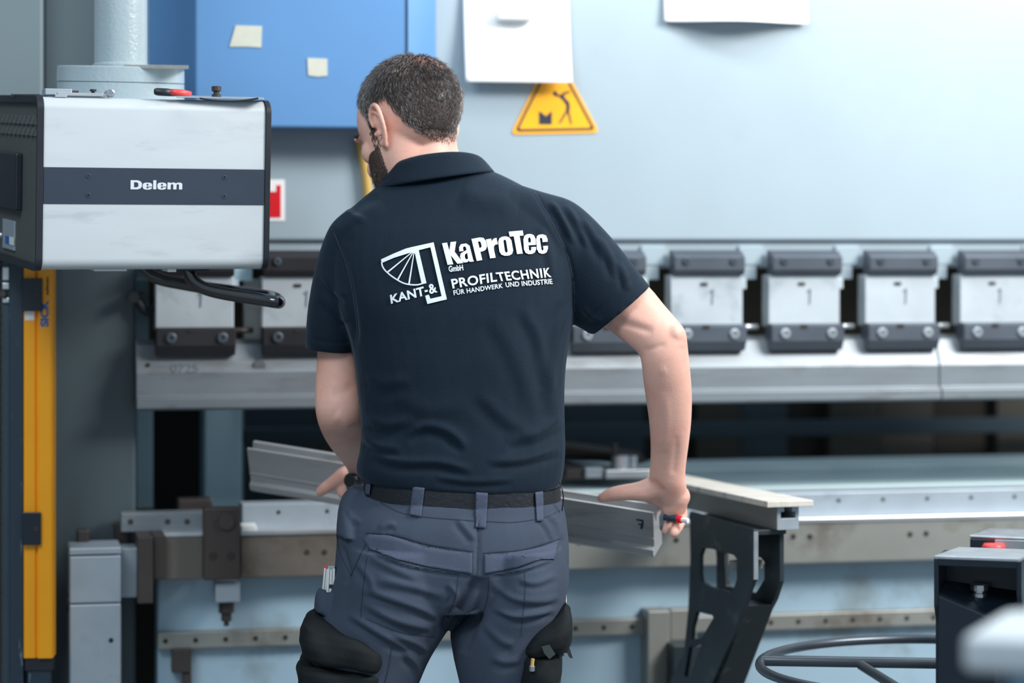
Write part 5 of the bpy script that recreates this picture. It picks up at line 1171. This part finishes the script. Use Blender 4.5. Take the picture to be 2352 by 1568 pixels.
# belt
def bring(grow, dz):
    a = W(840, 1121, 4.32); b = W(1283, 1121, 4.32); c = (a+b)/2; rx = (b-a).length/2+grow; out = []
    for i in range(64):
        t = 2*math.pi*i/64; cs, sn = se(math.cos(t), 2.3), se(math.sin(t), 2.3)
        out.append(Vector((c.x+rx*cs, 4.32+(0.1135+grow)*sn, c.z+dz-0.012*cs+0.0105*sn)))
    return out
bm_ = MB().rings([bring(0, 0.018), bring(0.0035, 0.0175), bring(0.004, 0), bring(0.0035, -0.0175), bring(0, -0.018), bring(-0.004, 0)], closed=True, cap=False).mesh()
belt_bvh = bvh_of(bm_); BELT = put(bm_, 'belt', MAN, m_belt); shade_auto(BELT, 0.8)
TB = [tr_bvh, belt_bvh]
for pts in ([(847, 1085), (857, 1086), (852, 1136), (842, 1136)], [(951, 1108), (977, 1112), (968, 1188), (942, 1184)], [(1093, 1126), (1120, 1128), (1116, 1214), (1091, 1212)], [(1227, 1128), (1244, 1126), (1246, 1196), (1231, 1198)]):
    cloth_patch('belt_loop', pts, m_trs2, 0.0022, TRS, TB, ml=8)
MB().tube([W(1284, 1105, 4.27), W(1291, 1122, 4.26), W(1294, 1145, 4.26), W(1291, 1172, 4.27)], 0.0011, 8, sub=5).put('key_cord', m_blackplast, BELT, smooth=True)
# holster pockets
def pouch(name, rings_, m=None, label=None, amp=0.006):
    mb = MB(); loft(mb, rings_, 1); me_ = remesh(mb, 0.0032, 2); noise_disp(me_, amp, 25)
    return put(me_, name, TRS, m or m_black, smooth=True, label=label)
pouch('holster_flap', [pring((722, 1402), (800, 1440), 4.262, 0.055, 4.5), pring((700, 1420), (872, 1466), 4.272, 0.098, 4.5), pring((692, 1440), (898, 1483), 4.28, 0.114, 4.5), pring((692, 1462), (894, 1503), 4.28, 0.117, 4.5), pring((700, 1488), (883, 1524), 4.28, 0.116, 4.5), pring((706, 1493), (878, 1528), 4.28, 0.108, 4.5)], label='black holster pocket flap')
pouch('holster_pocket', [pring((690, 1508), (870, 1525), 4.28, 0.100, 4.5), pring((684, 1522), (886, 1535), 4.28, 0.110, 4.5), pring((690, 1560), (884, 1565), 4.28, 0.112, 4.5), pring((694, 1640), (880, 1640), 4.28, 0.106, 4.5), pring((700, 1720), (870, 1720), 4.28, 0.098, 4.5)], label='black holster pocket')
pouch('holster_flap', [pring((1252, 1426), (1300, 1380), 4.255, 0.035, 4.5), pring((1212, 1452), (1314, 1404), 4.27, 0.090, 4.5), pring((1197, 1466), (1313, 1430), 4.278, 0.106, 4.5), pring((1196, 1482), (1308, 1462), 4.28, 0.110, 4.5), pring((1204, 1490), (1300, 1484), 4.28, 0.104, 4.5)], label='black holster pocket flap')
pouch('holster_pocket', [pring((1197, 1480), (1286, 1476), 4.275, 0.085, 4.5), pring((1194, 1500), (1288, 1496), 4.28, 0.100, 4.5), pring((1190, 1560), (1280, 1556), 4.28, 0.102, 4.5), pring((1188, 1640), (1276, 1640), 4.28, 0.098, 4.5), pring((1186, 1720), (1272, 1720), 4.28, 0.09, 4.5)], label='black holster pocket')
m_strap = mat('faded_black_webbing', (58, 68, 70), 0.85)
for pts, Y in (([(1244, 1484), (1262, 1480), (1276, 1502), (1262, 1513), (1250, 1500)], 4.168), ([(1286, 1468), (1300, 1462), (1316, 1512), (1308, 1510)], 4.22), ([(1270, 1476), (1286, 1470), (1296, 1506), (1286, 1508)], 4.20), ([(1296, 1440), (1308, 1446), (1312, 1476), (1304, 1474)], 4.22)):
    a_ = [W(p[0], p[1], Y) for p in pts]; b_ = [W(p[0], p[1], Y+0.003) for p in pts]; n = len(pts)
    MB().add(a_+b_, [tuple(range(n)), tuple(range(n, 2*n))[::-1]]+[(i, (i+1) % n, n+(i+1) % n, n+i) for i in range(n)]).put('holster_strap', m_strap, TRS)
MB().cyl(W(1222, 1530, 4.172), W(1224, 1512, 4.172), 0.003).put('zip_pull', m_cable, TRS, bevel=0.0005)
MB().cyl(W(1222, 1541, 4.172), W(1222, 1528, 4.172), 0.005).put('zip_pull', m_chrome, TRS, bevel=0.001)
# shoes
for x_, px_ in ((0, 765), (1, 1178)):
    c = W(px_, 2490, 4.32); c.z = 0
    R = []
    for y_, hw, h_ in ((-0.10, 0.030, 0.06), (-0.085, 0.042, 0.11), (-0.03, 0.045, 0.13), (0.04, 0.045, 0.10), (0.11, 0.050, 0.07), (0.17, 0.046, 0.055), (0.20, 0.030, 0.035)):
        R.append([Vector((c.x+hw*se(math.cos(t), 3), c.y+y_, h_/2+h_/2*se(math.sin(t), 3))) for t in [2*math.pi*i/20 for i in range(20)]])
    MB().rings(densify(R, 2)).put('shoe', m_black, MAN, smooth=True)
# wristwatch on the left wrist
wr = [pring((796, 1100), (846, 1082), 4.622, 0.0285), pring((795, 1108), (848, 1090), 4.628, 0.0295), pring((795, 1118), (848, 1100), 4.636, 0.0295), pring((797, 1124), (846, 1106), 4.642, 0.0285)]
MB().rings(wr, cap=False).put('wristwatch', m_blackplast, MAN, smooth=True, label='black wristwatch')
bpy.data.objects['wristwatch'].modifiers.new('t', 'SOLIDIFY').thickness = 0.003
q0 = W(808, 1103, 4.595)
MB().cyl(q0, q0+Vector((-0.004, -0.006, 0.001)), 0.014, 0.013).put('watch_face', m_gloss, bpy.data.objects['wristwatch'], bevel=0.001)

# ---- things he carries
def ruler(px0, px1, py0, py1, Y, lab, tilt):
    a = W(px0, py1, Y); b = W(px1, py0, Y)
    fr = Frame((a.x, Y, a.z-0.03), (1, 0, 0), (0, 1, 0), (tilt, 0, 1)); t_ = empty('folding_ruler', fr.o, lab, 'ruler', 'folding rulers in the thigh pocket')
    w_ = b.x-a.x; h_ = b.z-a.z+0.03
    for i in range(3): MB().box(fr, i*w_/3+0.0003, (i+1)*w_/3-0.0003, 0, 0.014, 0, h_-0.002*(i % 2)).put('ruler_leg', m_white, t_, bevel=0.0006)
    MB().box(fr, 0.001, w_-0.001, 0.001, 0.013, h_-0.002, h_+0.004).put('ruler_hinge', m_redplast if tilt > 0.08 else m_alu, t_, bevel=0.0006)
    if tilt < 0.08: MB().box(fr, w_*0.3, w_*0.8, -0.0006, 0.0, h_*0.58, h_*0.66).put('ruler_print', m_ink, t_)
ruler(735, 751, 1304, 1362, 4.275, 'cream folding ruler with red top, outer one in the left thigh pocket', 0.09)
ruler(747, 766, 1306, 1370, 4.255, 'white folding ruler with a dark mark, inner one in the left thigh pocket', 0.04)
for pa, pb, yy, rr, lab in ((1290, 1291, 1338, 0.0035, 'thin white pen above the right thigh pocket, the left and taller of two'), (1297, 1297, 1343, 0.0040, 'thicker white pen above the right thigh pocket, the right and lower of two')):
    pe = empty('white_pen', W(pa, 1390, 4.267), lab, 'pen', 'white pens in the thigh pocket')
    MB().cyl(W(pa, 1390, 4.267), W(pb, yy+12, 4.267), rr*0.85).put('pen_barrel', m_white, pe, bevel=0.0006)
    MB().cyl(W(pb, yy+12, 4.267), W(pb, yy, 4.267), rr).put('pen_cap', m_white, pe, bevel=0.001)
mk = empty('marker_pen', W(1552, 1194, 4.455), 'grey and red marker pen clamped under the right hand', 'pen')
mdir = (W(1590, 1196, 4.44)-W(1528, 1186, 4.47)).normalized(); q0 = W(1526, 1187, 4.468)
MB().cyl(q0, q0+mdir*0.026, 0.0062).put('pen_barrel', m_navy, mk, bevel=0.001)
MB().cyl(q0+mdir*0.026, q0+mdir*0.035, 0.0066).put('pen_ring', m_red, mk, bevel=0.001)
MB().cyl(q0+mdir*0.035, q0+mdir*0.048, 0.0048).put('pen_cap', m_white, mk, bevel=0.001)
